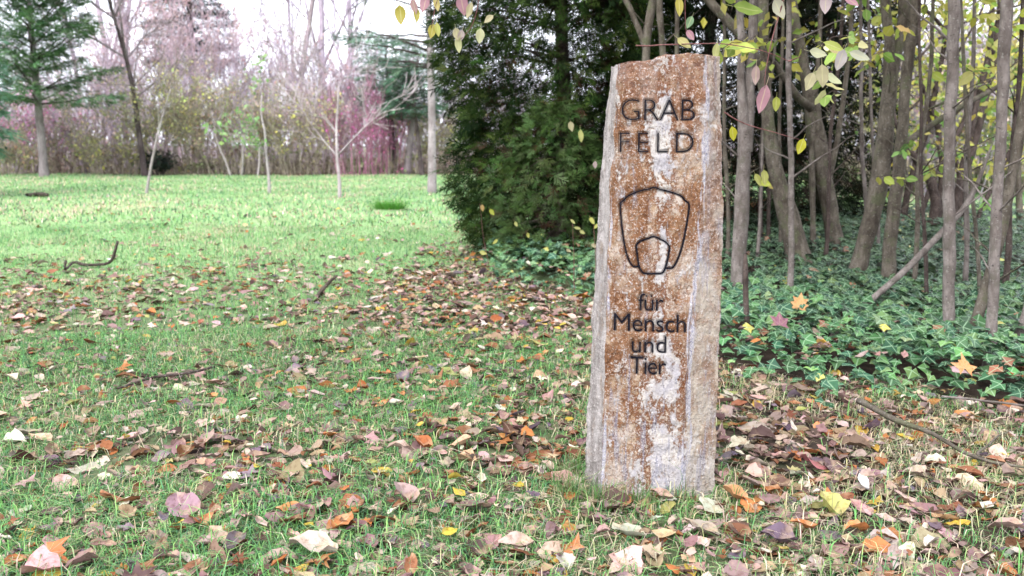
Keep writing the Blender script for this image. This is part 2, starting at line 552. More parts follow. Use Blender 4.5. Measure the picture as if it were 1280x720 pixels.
def build_stone():
    root = empty('inscribed_stone', ORG, 'tall rust-brown weathered stone pillar with dark engraved lettering and emblem', 'gravestone')
    letters = []
    for wd in WORDS: letters += word_letters(*wd)
    emb = []
    for e in (EMB1, EMB2):
        q = resample(e, 1.4)
        emb.append(np.array([P(a, b, YF)[[0, 2]] for a, b in q]))
    # groove sample points
    gp = [e for e in emb]
    for V2, F in letters:
        for f in F:
            p = V2[f]; c = p.mean(0)
            gp.append(p); gp.append(c[None])
            for a in p: gp.append((a * .5 + c * .5)[None])
            for a, b in zip(p, np.roll(p, -1, 0)):
                k = int(np.linalg.norm(b - a) / .003) + 1
                gp.append(a + (b - a) * (np.arange(k) / k)[:, None])
    gp = np.vstack(gp)
    # lofted body
    rows = 440
    counts = (18, 190, 34, 14, 16, 8)
    s = np.linspace(0, 1, rows)
    zz = -.12 + s * (P(830, 67, YF)[2] + .12)
    py = np.array([to_px((SX, YF, z))[0, 1] for z in zz])
    py_c = np.clip(py, 66, 680)
    def wx(t, dY, jit=0, seed=0):
        x = np.array([P(a, b, YF + dY)[0] for a, b in zip(tab(py_c, t), py_c)])
        if jit:
            x = x + jit * fbm(np.stack([zz * 14, zz * 0 + seed, zz * 0], 1), 5, seed)
        return x
    jy = lambda a, sd: a * fbm(np.stack([zz * 11, zz * 0 + sd, zz * 0 + 3], 1), 5, sd)
    A = np.stack([wx(L_SIL, .085, .003, 1), YF + .085 + jy(.01, 2)], 1)
    B = np.stack([wx(L_EDGE, .006, .005, 3), YF + .006 + jy(.004, 4)], 1)
    C = np.stack([wx(R_EDGE, .002, .005, 5), YF + .002 + jy(.003, 6)], 1)
    D = np.stack([wx(R_SIL, .03, .003, 7), YF + .03 + jy(.008, 8)], 1)
    E = np.stack([D[:, 0] - .012 + jy(.01, 9), YF + .19 + jy(.012, 10)], 1)
    F = np.stack([A[:, 0] + .02 + jy(.01, 11), YF + .18 + jy(.012, 12)], 1)
    cor = [A, B, C, D, E, F, A]
    pts, left, seam, strip = [], [], [], []
    for k, n in enumerate(counts):
        for j in range(n):
            f = j / n
            pts.append(cor[k] * (1 - f) + cor[k + 1] * f)
            left.append(1. if k in (0, 5) and f < .93 else 0.)
            strip.append(1. if k == 2 and f > .1 else (1. if k in (3,) else 0.))
            w = 0.
            if k == 1: w = max(math.exp(-((1 - f) / .045) ** 2), .75 * math.exp(-(f / .045) ** 2))
            if k == 2: w = math.exp(-(f / .25) ** 2)
            seam.append(w)
    pts = np.stack(pts, 1)                    # rows, n, 2
    n = pts.shape[1]
    tn = np.roll(pts, -1, 1) - np.roll(pts, 1, 1)
    nr = np.stack([tn[..., 1], -tn[..., 0]], -1)
    nr /= np.linalg.norm(nr, axis=-1, keepdims=True) + 1e-9
    X, Yy = pts[..., 0], pts[..., 1]
    ztop = np.interp(to_px(np.stack([X[-1], Yy[-1] * 0 + YF, Yy[-1] * 0 + 1.22], 1))[:, 0], [a for a, _ in TOP], [P(a, b, YF)[2] for a, b in TOP])
    ztop = ztop + .004 * fbm(np.stack([X[-1] * 60, Yy[-1] * 60, X[-1] * 0], 1), 4, 33)
    Z = -.12 + s[:, None] * (ztop[None] + .12)
    flat = np.stack([X.ravel(), Yy.ravel(), Z.ravel()], 1)
    rel = (.0045 * fbm(flat * np.array((9, 9, 5)), 4, 20) + .0045 * fbm(flat * np.array((55, 55, 30)), 4, 25)
           + .0016 * fbm(flat * 210, 2, 28))
    side = np.tile(np.array(left) + np.array(strip) * .5, rows)
    rel = rel + side * .004 * fbm(flat * np.array((90, 90, 9)), 4, 29)
    isf = np.tile(np.array([1. if sum(counts[:1]) <= k < sum(counts[:2]) else 0. for k in range(n)]), rows) > 0
    # grooves and smooth grounds of the lettering
    low = front_low(X.ravel() - SX, Z.ravel())
    fr = np.where(isf & (Z.ravel() > .2))[0]
    dist = np.full(len(flat), 1.0)
    cell = {}
    key = np.floor(gp / .01).astype(int)
    for kk, q in zip(map(tuple, key), gp): cell.setdefault(kk, []).append(q)
    cell = {k: np.array(v) for k, v in cell.items()}
    fx = flat[fr][:, [0, 2]]
    fk = np.floor(fx / .01).astype(int)
    for ii, (k, q) in enumerate(zip(map(tuple, fk), fx)):
        best = 1.0
        for dx in (-1, 0, 1):
            for dz in (-1, 0, 1):
                a = cell.get((k[0] + dx, k[1] + dz))
                if a is not None:
                    d = np.min(np.sum((a - q) ** 2, 1))
                    if d < best: best = d
        dist[fr[ii]] = math.sqrt(best) if best < 1 else 1
    near = np.clip((dist - .004) / .008, 0, 1)
    groove = np.clip((.0040 - dist) / .0018, 0, 1)
    tot = np.where(isf, rel * (.25 + .75 * near), rel) + np.where(isf, low, 0) - groove * .0042
    fade = np.ones(n)
    off = tot.reshape(rows, n)
    X = X + nr[..., 0] * off; Yy = Yy + nr[..., 1] * off
    V = np.stack([X.ravel(), Yy.ravel(), Z.ravel()], 1)
    i = (np.arange(rows - 1)[:, None] * n); j = np.arange(n)[None]; k = (j + 1) % n
    Q = [np.stack([i + j, i + k, i + n + k, i + n + j], -1).reshape(-1, 4)]
    # rough top
    c0 = np.array((X[-1].mean(), Yy[-1].mean()))
    rings, base = 14, (rows - 1) * n
    prev = base + np.arange(n)
    allV = [V]; cnt = len(V)
    for r in range(1, rings + 1):
        f = (r / rings)
        x = X[-1] * (1 - f) + c0[0] * f; y = Yy[-1] * (1 - f) + c0[1] * f
        z = np.interp(to_px(np.stack([x, y * 0 + YF, y * 0 + 1.22], 1))[:, 0], [a for a, _ in TOP], [P(a, b, YF)[2] for a, b in TOP])
        z = z + .010 * min(1, f * 3) * fbm(np.stack([x * 35, y * 35, x * 0], 1), 4, 40) - .02 * np.clip((y - YF) / .2, 0, 1) + .004 * min(1, f * 5)
        allV.append(np.stack([x, y, z], 1))
        cur = cnt + np.arange(n)
        Q.append(np.stack([prev, np.roll(prev, -1), np.roll(cur, -1), cur], 1))
        prev = cur; cnt += n
    V = np.vstack(allV)
    def full(a, fill=0.):
        return np.concatenate([np.tile(np.array(a), rows), np.full(rings * n, fill)])
    xl, zl = V[:, 0] - SX, V[:, 2]
    # winding pale stream down the middle of the front
    sc = np.interp(zl, [.0, .25, .42, .52, .60, .66, .74, .80, .88, .95, 1.02, 1.10, 1.18, 1.25],
                   [.03, .02, .03, .00, .005, .012, .018, .004, .02, .00, .004, .012, .005, .02])
    sw = np.interp(zl, [.0, .3, .42, .50, .58, .62, .68, .74, .78, .84, .92, 1.0, 1.06, 1.12, 1.25],
                   [.075, .07, .06, .02, .030, .016, .022, .020, .008, .020, .034, .042, .036, .016, .013])
    stream = np.exp(-((xl - sc) / sw) ** 2 * 1.2)
    lowm = np.clip((.46 - zl) / .35, 0, 1)
    topm = np.clip((zl - 1.03) / .12, 0, 1)
    V = V - ORG
    me = mesh('stone_body', V, None, np.vstack(Q), None,
              dict(left_side=full(left), seam=full(seam), right_strip=full(strip), stream=stream, low=lowm, top=topm, high=np.clip(zl / 1.23, 0, 1)))
    body = obj('stone_body', me, stone_material(), root)
    paint = letter_paint()
    def place(x, z, d):
        return np.stack([x, YF - front_low(x - SX, z) + d, z], 1) - ORG
    for V2, F in letters:
        a = place(V2[:, 0], V2[:, 1], .0018)
        b = a + np.array((0, .004, 0))
        m2 = len(V2)
        fs = [f for f in F]
        ed = {}
        for f in F:
            for p, q in zip(f, f[1:] + f[:1]):
                if (q, p) in ed: del ed[(q, p)]
                else: ed[(p, q)] = 1
        fs = fs + [[q, p, p + m2, q + m2] for p, q in ed]
        me = bpy.data.meshes.new('letter')
        me.from_pydata([tuple(v) for v in np.vstack([a, b])], [], fs)
        obj('letter', me, paint, root)
    for e, nm in zip(emb, ('emblem_outline', 'inner_emblem_outline')):
        t = unit(np.gradient(e, axis=0)); nn = np.stack([-t[:, 1], t[:, 0]], 1) * .0017
        L, R = e + nn, e - nn
        k = len(e)
        a = np.vstack([place(L[:, 0], L[:, 1], .0016), place(R[:, 0], R[:, 1], .0016)])
        b = a + np.array((0, .004, 0))
        i = np.arange(k - 1)
        Q = np.vstack([np.stack([i, i + 1, k + i + 1, k + i], 1), np.stack([i, i + 2 * k, i + 1 + 2 * k, i + 1], 1),
                       np.stack([k + i, k + i + 1, 3 * k + i + 1, 3 * k + i], 1)])
        obj(nm, mesh(nm, np.vstack([a, b]), None, Q, smooth=False), paint, root)
build_stone()
# ------------------------------------------------------------------ leaf shapes (shared meshes)
def leaf_template(kind, rng, bend=None):
    """ovate leaf, base at 0, tip at y=1; returns V, quads, tris"""
    n = 6
    t = np.linspace(0, 1, n + 1)
    if kind == 'ovate':   w = .29 * np.sin(np.pi * t ** .8) ** .8
    elif kind == 'round': w = .40 * np.sin(np.pi * t ** .75) ** .6
    else:                 w = .22 * np.sin(np.pi * t ** .85) ** .8
    w[0] = .012; w[-1] = .01
    curl = rng.uniform(-.9, 1.6) if bend is None else bend
    fold = rng.uniform(-.15, .9) if bend is None else .25
    tw = rng.uniform(-.7, .7) if bend is None else 0
    wv = rng.uniform(2, 7, 3)
    V = []
    for k, (a, b) in enumerate(zip(t, w)):
        z = curl * .35 * (a - .4) ** 2 + rng.normal(0, .012)
        for s_ in (-1, -.5, 0, .5, 1):
            x = s_ * b * (1 + rng.normal(0, .11 if bend is None else .03))
            zz = z + abs(s_) ** 1.5 * b * fold + (rng.normal(0, .03) + .05 * math.sin(a * wv[0] + s_ * wv[1] + wv[2]) if bend is None else rng.normal(0, .008)) + tw * x * a
            V.append((x, a + rng.normal(0, .008), zz))
    V = np.array(V)
    i = (np.arange(n)[:, None] * 5 + np.arange(4)[None]).ravel()
    Q = np.stack([i, i + 1, i + 6, i + 5], 1)
    vein = np.tile([0, .35, 1, .35, 0], n + 1)
    return V, Q, vein

def lobed_template(rng, lobes, notch=.45, flat=True):
    """leaf with pointed lobes fanned round its base (ivy, maple, oak)"""
    V = [(0, 0, 0)]; vein = [1]
    for k, (ang, ln) in enumerate(lobes):
        a = math.radians(ang)
        V.append((math.sin(a) * ln, math.cos(a) * ln, rng.normal(0, .03))); vein.append(1)
        if k < len(lobes) - 1:
            a2 = math.radians((ang + lobes[k + 1][0]) / 2)
            l2 = notch * (ln + lobes[k + 1][1]) / 2
            V.append((math.sin(a2) * l2, math.cos(a2) * l2, rng.normal(.05, .02))); vein.append(0)
    F = [(0, k + 1, k) for k in range(1, len(V) - 1)]
    V = np.array(V)
    V[:, 1] += .25
    return V, np.array(F), np.array(vein, float)

IVY = [(-150, .42), (-78, .70), (0, 1.0), (78, .70), (150, .42)]
OAK = [(-165, .2), (-115, .55), (-70, .62), (-38, .8), (0, 1.0), (38, .8), (70, .62), (115, .55), (165, .2)]
MAPLE = [(-140, .55), (-75, .85), (-35, .55), (0, 1.0), (35, .55), (75, .85), (140, .55)]

M_LITTER_OBJ = leafy('fallen_leaf', 'obj', .6, .12, .14, 1.0, (.86, (.42, .33, .25), .35), True)
M_LITTER = leafy('fallen_leaf_mass', 'Col', .7, .12, .1, .8)
M_GRASS = leafy('grass_blade', 'Col', .6, .2, .08)
M_IVY = leafy('ivy_leaf', 'Col', .42, .12, .2, 0, (.80, (.26, .38, .24), .65))
M_IVY_OBJ = leafy('ivy_leaf_part', 'obj', .42, .12, .2, 0, (.80, (.26, .38, .24), .65))
M_FRESH = leafy('hanging_leaf', 'obj', .5, .45, .25, .25, (.8, (.52, .48, .25), .4), True)
M_FRESH_MASS = leafy('shrub_leaf_mass', 'Col', .5, .45, .25)

# ------------------------------------------------------------------ where litter, ivy and grass lie
IVY_EDGE = [(600, 327), (640, 352), (700, 362), (745, 372), (800, 395), (905, 463), (1000, 478), (1060, 483), (1100, 493), (1200, 505), (1290, 522), (1500, 560)]
_ie = np.array([G(a, b)[:2] for a, b in IVY_EDGE])

def ivy_depth(x, y):
    """metres behind the front edge of the ivy (negative in front)"""
    e = np.interp(x, _ie[:, 0], _ie[:, 1], left=60, right=_ie[-1, 1])
    return np.asarray(y) - e - .12 * np.sin(np.asarray(x) * 9) - .08 * np.sin(np.asarray(x) * 23 + 1)

def in_stone(x, y, m=.0):
    return (np.abs(x - SX) < .185 + m) & (y > YF - .005 - m) & (y < YF + .2 + m)

def cover(x, y):
    """share of the ground that leaves cover"""
    x, y = np.asarray(x), np.asarray(y)
    right = 1 / (1 + np.exp(-(x + .25 - .12 * (y - 3)) * 2.6))
    n = fbm(np.stack([x * 1.3, y * .8, x * 0 + 5], 1), 3, 60)
    c = .60 + .55 * right + .42 * n
    far = np.clip(1 - (y - 5.2) / 5.5, .05, 1) if True else 1
    far = np.where(x > -.9, np.clip(1 - (y - 7.2) / 2.6, .05, 1), np.clip(1 - (y - 3.8) / 4.6, .04, 1))
    return np.clip(c * far, .02, 1.1)

# ------------------------------------------------------------------ grass
def blades(n_try, y0, y1, rng, h, w, dens, lean=.6, fine=False):
    # even spread over the wedge that the view takes in, plus a margin
    u = rng.random(n_try)
    y = np.sqrt(y0 ** 2 + u * (y1 ** 2 - y0 ** 2))
    x = rng.uniform(-.66, .66, n_try) * y
    keep = rng.random(n_try) < dens(x, y)
    keep &= ~in_stone(x, y, .0)
    keep &= (ivy_depth(x, y) < .15) | (y > 10.0)
    x, y = x[keep], y[keep]
    n = len(x)
    az = rng.uniform(0, 2 * np.pi, n)
    d = np.stack([np.cos(az), np.sin(az), np.zeros(n)], 1)
    L = h * rng.lognormal(0, .32, n)
    ln = np.abs(rng.normal(lean, .35, n))
    p0 = np.stack([x, y, gz(x, y) - .004], 1)
    up = np.array((0, 0, 1.0))
    p1 = p0 + (up * .55 + d * (.22 * ln)[:, None]) * L[:, None]
    p2 = p0 + (up * (.95 - .35 * np.minimum(ln, 1.6))[:, None] + d * (.75 * ln)[:, None]) * L[:, None]
    side = np.stack([-d[:, 1], d[:, 0], np.zeros(n)], 1)
    wd = (w * rng.uniform(.6, 1.3, n))[:, None]
    if fine:
        V = np.stack([p0 - side * wd, p0 + side * wd, p1 - side * wd * .8, p1 + side * wd * .8, p2], 1)
        b = np.arange(n)[:, None] * 5
        T = np.concatenate([b + np.array((0, 1, 3)), b + np.array((0, 3, 2)), b + np.array((2, 3, 4))])
        m = 5
    else:
        V = np.stack([p0 - side * wd, p0 + side * wd, p2], 1)
        T = np.arange(n)[:, None] * 3 + np.array((0, 1, 2))
        m = 3
    patch = fbm(np.stack([x * .9, y * .7, x * 0], 1), 3, 71)
    dry = np.clip(.15 + .5 * patch + np.clip((x + .1) * .55, 0, .55) * (y < 9), .04, .8)
    isdry = rng.random(n) < dry
    c = np.where(isdry[:, None], pick([(.38, .34, .20), (.46, .40, .28), (.26, .26, .13), (.34, .28, .20)], n, rng, .2),
                 pick([(.10, .235, .065), (.135, .29, .09), (.08, .19, .075), (.19, .31, .11), (.065, .155, .075)], n, rng, .2))
    c = c * (1 + np.clip((y - 5) / 9, 0, 1)[:, None] * np.array((.50, .22, .55)))     # far blades painted brighter to imitate the overexposed open lawn
    return V.reshape(-1, 3), T, np.repeat(c, m, 0)

def build_grass():
    rng = np.random.default_rng(5)
    g_near = lambda x, y: np.clip(1.05 - .45 * cover(x, y) - .22 * np.clip((x - .3) * 1.5, 0, 1), .25, 1) * np.clip(.5 + 1.4 * (fbm(np.stack([x * 2.2, y * 2.2, x * 0], 1), 3, 80) + .25), .1, 1)
    V, T, c = blades(230000, 1.5, 4.6, rng, .048, .0014, g_near, 1.25, True)
    o = obj('near_grass', mesh('near_grass', V, T, None, c), M_GRASS)
    tag(o, 'thin green and straw-coloured grass growing between the fallen leaves', 'grass', None, 'stuff')
    V, T, c = blades(130000, 4.6, 11, rng, .044, .0034, lambda x, y: np.clip(1 - .5 * cover(x, y), .3, 1), .7)
    o = obj('middle_grass', mesh('middle_grass', V, T, None, c), M_GRASS)
    tag(o, 'short grass of the lawn with scattered dead leaves', 'grass', None, 'stuff')
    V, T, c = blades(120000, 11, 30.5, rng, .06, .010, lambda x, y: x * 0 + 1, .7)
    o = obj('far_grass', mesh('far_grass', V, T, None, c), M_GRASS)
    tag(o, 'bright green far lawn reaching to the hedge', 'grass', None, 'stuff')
    # taller grass left standing round the foot of the stone
    n = 1300
    t = rng.random(n)
    x = SX + rng.uniform(-.27, .24, n); y = YF - .012 - np.abs(rng.normal(0, .05, n))
    sd_ = rng.random(n) < .35
    x = np.where(sd_, SX - .19 - np.abs(rng.normal(0, .05, n)), x); y = np.where(sd_, YF + rng.uniform(-.05, .2, n), y)
    keepb = rng.random(n) < np.clip(.35 + 1.5 * fbm(np.stack([x * 14, y * 10, x * 0], 1), 2, 83) - np.clip((x - SX) * 2, -.4, .3), .04, 1)
    x, y = x[keepb], y[keepb]; n = len(x)
    a = rng.uniform(0, 2 * np.pi, n)
    d = np.stack([np.cos(a), -np.abs(np.sin(a)), np.zeros(n)], 1)
    L = (.062 * rng.lognormal(0, .3, n))[:, None]
    p0 = np.stack([x, y, gz(x, y)], 1)
    p1 = p0 + (np.array((0, 0, .6)) + d * .15) * L; p2 = p0 + (np.array((0, 0, .95)) + d * rng.uniform(.2, .9, (n, 1))) * L
    sd = np.stack([-np.sin(a), np.cos(a), np.zeros(n)], 1) * .0014
    V = np.stack([p0 - sd, p0 + sd, p1 - sd * .8, p1 + sd * .8, p2], 1).reshape(-1, 3)
    bq = np.arange(n)[:, None] * 5
    T = np.concatenate([bq + np.array((0, 1, 3)), bq + np.array((0, 3, 2)), bq + np.array((2, 3, 4))])
    c = pick([(.13, .24, .08), (.17, .29, .10), (.10, .19, .08), (.40, .35, .22)], n, rng, .2, [.3, .3, .2, .2])
    o = obj('foot_grass', mesh('foot_grass', V, T, None, np.repeat(c, 5, 0)), M_GRASS)
    tag(o, 'longer grass blades growing round the foot of the stone', 'grass', None, 'stuff')
    # brighter tuft on the lawn
    g = G(487, 261)
    n = 420
    a = rng.uniform(0, 2 * np.pi, n); r = .22 * np.sqrt(rng.random(n))
    p0 = np.stack([g[0] + r * np.cos(a) * 1.3, g[1] + r * np.sin(a), np.zeros(n)], 1)
    d = np.stack([np.cos(a), np.sin(a), np.zeros(n)], 1) * (r / .22)[:, None]
    p2 = p0 + (np.array((0, 0, 1.0)) + d * .9) * (.15 * rng.uniform(.6, 1.2, n))[:, None]
    sd = np.stack([-np.sin(a), np.cos(a), np.zeros(n)], 1) * .006
    V = np.stack([p0 - sd, p0 + sd, p2], 1).reshape(-1, 3)
    o = obj('grass_tuft', mesh('grass_tuft', V, np.arange(n * 3).reshape(-1, 3), None, np.repeat(pick([(.07, .20, .03), (.10, .25, .05)], n, rng), 3, 0)), M_GRASS)
    tag(o, 'lush dark green grass tuft standing out on the pale lawn', 'grass tuft')
build_grass()

# ------------------------------------------------------------------ fallen leaves
LEAF_COLS = [((.20, .125, .115), 'mauve-brown'), ((.33, .235, .20), 'pale pinkish tan'), ((.17, .070, .036), 'russet brown'), ((.30, .115, .042), 'orange-brown'),
             ((.075, .045, .038), 'dark brown'), ((.42, .36, .30), 'cream'), ((.26, .185, .115), 'tan'), ((.38, .26, .045), 'yellow'), ((.13, .095, .115), 'purplish grey'), ((.24, .24, .08), 'olive yellow')]
LEAF_P = np.array([.20, .21, .12, .07, .11, .08, .11, .025, .06, .015])
ZONES = [(0, 430, 330, 560, 'in the grass at the left of the lawn'), (0, 430, 560, 720, 'in the grass in the bottom left corner'), (430, 735, 330, 560, 'on the ground left of the stone'),
         (430, 735, 560, 720, 'in the grass left of the stone foot'), (735, 900, 330, 900, 'on the ground right in front of the stone'),
         (900, 1090, 330, 900, 'on the ground right of the stone foot'), (1090, 1400, 330, 900, 'in the litter in the bottom right corner')]

def build_litter():
    rng = np.random.default_rng(21)
    meshes = []
    for k in range(14):
        kind = ('ovate', 'ovate', 'round', 'slim')[k % 4]
        V, Q, vein = leaf_template(kind, rng)
        V = V - np.array((0, .5, 0))
        me = mesh('leaf_blade', V, None, Q, None, dict(vein=vein))
        me.materials.append(M_LITTER_OBJ)
        meshes.append((V, Q, me))
    for k, lob in enumerate((MAPLE, OAK)):
        V, T, vein = lobed_template(rng, lob, .6)
        V = (V - np.array((0, .4, 0))) * .8
        V[:, 2] += .25 * V[:, 0] ** 2 + rng.normal(0, .05, len(V))
        Q = np.concatenate([T, T[:, 2:]], 1)
        me = mesh('leaf_blade', V, T, None, None, dict(vein=vein)); me.materials.append(M_LITTER_OBJ)
        meshes.append((V, Q, me))
    n_try = 120000
    u = rng.random(n_try)
    y = np.sqrt(1.5 ** 2 + u * (15.0 ** 2 - 1.5 ** 2))
    x = rng.uniform(-.64, .64, n_try) * y
    near = np.clip(1.9 - .10 * y, .9, 1.6)
    keep = (rng.random(n_try) < cover(x, y) * near * .80) & ~in_stone(x, y, .01) & ((ivy_depth(x, y) < .25) | (rng.random(n_try) < .06))
    x, y = x[keep], y[keep]
    n = len(x)
    size = np.clip(.044 * rng.lognormal(0, .42, n), .013, .095)
    lift = rng.random(n) ** 2 * .028 + .004
    lift = np.where(ivy_depth(x, y) > .2, .12, lift)
    pos = np.stack([x, y, gz(x, y) + lift], 1)
    az = rng.uniform(0, 2 * np.pi, n)
    d = np.stack([np.cos(az), np.sin(az), rng.normal(0, .18, n)], 1)
    nrm = unit(np.stack([rng.normal(0, .26, n), rng.normal(0, .26, n), np.ones(n)], 1))
    B = basis(d, nrm)
    ci = rng.choice(len(LEAF_COLS), n, p=LEAF_P / LEAF_P.sum())
    base = np.array([c for c, _ in LEAF_COLS])[ci]
    col = np.clip(base * .98 * (1 + rng.normal(0, .25, (n, 1))) * (1 + rng.normal(0, .06, (n, 3))), .01, .8)
    var = rng.integers(0, len(meshes), n)
    pp = to_px(pos)
    vis = (pp[:, 0] > 5) & (pp[:, 0] < 1275) & (pp[:, 1] < 714) & (pp[:, 1] > 330) & ~((pp[:, 0] > 735) & (pp[:, 0] < 897) & (pp[:, 1] < 600))
    score = np.where(vis, size / pp[:, 2] * (1 + lift * 8), 0)
    order = np.argsort(-score)
    single = np.zeros(n, bool); single[order[:270]] = True
    lab = {}
    for k in np.where(single)[0]:
        o = bpy.data.objects.new('fallen_leaf', meshes[var[k]][2])
        COL.objects.link(o)
        from mathutils import Matrix
        R = Matrix([[float(B[k][c][r]) * float(size[k]) for c in range(3)] + [float(pos[k][r])] for r in range(3)] + [[0, 0, 0, 1]])
        o.matrix_world = R
        o.color = (*[float(c) for c in col[k]], 1)
        where = [z[4] for z in ZONES if z[0] <= pp[k, 0] < z[1] and z[2] <= pp[k, 1] < z[3]]
        big = 'large' if size[k] > .082 else ('small' if size[k] < .055 else 'medium-sized')
        shp = 'lobed' if var[k] >= 14 else ('pointed', 'curled', 'rounded', 'slender')[var[k] % 4]
        lab.setdefault(f'{big} {shp} {LEAF_COLS[ci[k]][1]} fallen leaf ' + (where[0] if where else 'on the ground'), []).append((pp[k, 0], o))
    num = ('two', 'three', 'four', 'five', 'six', 'seven', 'eight', 'nine')
    for t, lst in lab.items():
        lst.sort(key=lambda q: q[0])
        for q, (_, o) in enumerate(lst):
            if len(lst) == 1: ext = ''
            else:
                pos_ = 'leftmost' if q == 0 else ('rightmost' if q == len(lst) - 1 else ('second', 'third', 'fourth', 'fifth', 'sixth', 'seventh')[min(q - 1, 5)] + ' from left')
                ext = f', {pos_} of {num[min(len(lst) - 2, 7)]}'
            words = (t + ext).replace('medium-sized ', '').split()
            if len(words) > 16: words = [w_ for w_ in words if w_ not in ('fallen', 'pale', 'the')]
            tag(o, ' '.join(words), 'leaf', 'fallen leaves on the ground')
    def coarse(TV, TQ, v):
        if v >= 14: return TV, TQ
        keepi = np.array([r * 5 + c for r in (0, 2, 4, 6) for c in (0, 2, 4)])
        i = (np.arange(3)[:, None] * 3 + np.arange(2)[None]).ravel()
        return TV[keepi], np.stack([i, i + 1, i + 4, i + 3], 1)
    Vs, Qs, Cs, cnt, Ts = [], [], [], 0, []
    for v, (TV, TQ, me) in enumerate(meshes):
        far_ = y > 3.1
        for s_, TV, TQ in (((~single) & (var == v) & ~far_, TV, TQ), ((~single) & (var == v) & far_, *coarse(TV, TQ, v))):
          V, F = scatter(TV, TQ, pos[s_], B[s_], size[s_])
          (Ts if v >= 14 else Qs).append((F[:, :3] if v >= 14 else F) + cnt); Vs.append(V); cnt += len(V)
          Cs.append(np.repeat(col[s_], len(TV), 0))
    o = obj('leaf_litter', mesh('leaf_litter', np.vstack(Vs), np.vstack(Ts), np.vstack(Qs), np.vstack(Cs)), M_LITTER)
    tag(o, 'countless small dead leaves strewn over lawn and soil', 'leaf litter', None, 'stuff')
    print('leaves', n)
    # leaves one can name
    named = [((1035, 645), .105, (.50, .50, .16), 'round', 20, 'large yellow-green upright leaf right of the stone foot'),
             ((1018, 590), .105, (.47, .17, .18), 'round', 60, 'large pinkish red leaf in the litter right of the stone'),
             ((1078, 617), .065, (.75, .75, .78), 'slim', 10, 'white slender leaf turned underside up right of the stone'),
             ((972, 690), .10, (.16, .11, .15), 'round', 80, 'dark purple flat leaf in front of the stone at the right'),
             ((1003, 672), .085, (.52, .19, .06), 'ovate', 95, 'bright orange curled leaf below the yellow-green leaf'),
             ((888, 648), .085, (.50, .52, .40), 'round', 75, 'pale grey-green round leaf just right of the stone foot'),
             ((150, 631), .12, (.40, .17, .08), 'ovate', 100, 'long orange-brown curled leaf in the grass at the lower left'),
             ((228, 650), .115, (.36, .22, .26), 'round', 40, 'big mauve folded leaf in the grass at the lower left'),
             ((415, 614), .11, (.40, .22, .24), 'round', 80, 'big mauve-pink leaf with orange edge in the lower middle'),
             ((392, 706), .13, (.60, .50, .42), 'ovate', 90, 'large cream leaf at the bottom edge left of the middle'),
             ((503, 577), .10, (.55, .40, .33), 'ovate', 105, 'pale tan leaf lying over a russet one in mid foreground'),
             ((528, 572), .085, (.42, .14, .05), 'ovate', 70, 'russet red leaf beside the pale tan one in mid foreground'),
             ((636, 556), .10, (.12, .06, .04), 'ovate', 40, 'dark brown leaf standing on edge left of the stone'),
             ((574, 630), .055, (.62, .45, .07), 'ovate', 50, 'small clear yellow leaf in the grass left of the stone foot'),
             ((673, 441), .10, (.55, .52, .18), 'ovate', 85, 'pale yellow-green leaf on the litter left of the stone middle'),
             ((645, 690), .10, (.55, .42, .36), 'slim', 100, 'pale pink curled leaf near the bottom edge left of the stone'),
             ((505, 633), .10, (.42, .30, .28), 'round', 45, 'greyish pink ribbed leaf in the grass in lower middle'),
             ((917, 633), .09, (.50, .26, .12), 'round', 60, 'orange-tan leaf at the right corner of the stone foot'),
             ((826, 634), .075, (.50, .34, .28), 'round', 70, 'pinkish tan leaf leaning against the stone foot')]
    for (px, py), sz, c, kind, ang, label in named:
        g = G(px, py)
        V, Q, vein = leaf_template(kind, rng)
        V = V - np.array((0, .5, 0))
        V[:, 2] += .04 * np.sin(V[:, 1] * 8 + V[:, 0] * 5)
        me = mesh('leaf_blade', V, None, Q, None, dict(vein=vein))
        o = obj('fallen_leaf', me, M_LITTER_OBJ)
        o.scale = (sz * .9,) * 3
        o.location = (g[0], g[1], float(gz(g[0], g[1])) + .034)
        o.rotation_euler = (rng.uniform(.15, .5), rng.uniform(-.25, .25), math.radians(ang))
        o.color = (*[q * .68 for q in c], 1)
        tag(o, label, 'leaf', 'fallen leaves on the ground')
    # lobed leaves caught on the ivy
    for (px, py), sz, c, lob, h, label in [((998, 388), .080, (.46, .24, .10), OAK, .16, 'orange oak leaf caught upright on the ivy by a thin stem'),
                                           ((1207, 466), .070, (.46, .22, .09), MAPLE, .12, 'orange maple leaf lying on the ivy at the right'),
                                           ((975, 411), .068, (.20, .09, .12), [(-100, .7), (-50, .95), (0, 1), (50, .95), (100, .7)], .14, 'purple round leaf on the ivy beside the thin stem')]:
        V, T, vein = lobed_template(rng, lob, .62)
        g = G(px, py + 25)
        me = mesh('leaf_blade', V, T, None, None, dict(vein=vein))
        o = obj('fallen_leaf', me, M_LITTER_OBJ)
        o.scale = (sz,) * 3
        o.location = P(px, py, g[1] - .32)
        o.rotation_euler = (rng.uniform(.9, 1.15), .2, rng.uniform(-.4, .4))
        o.color = (*c, 1)
        tag(o, label, 'leaf', 'fallen leaves on the ground')
build_litter()

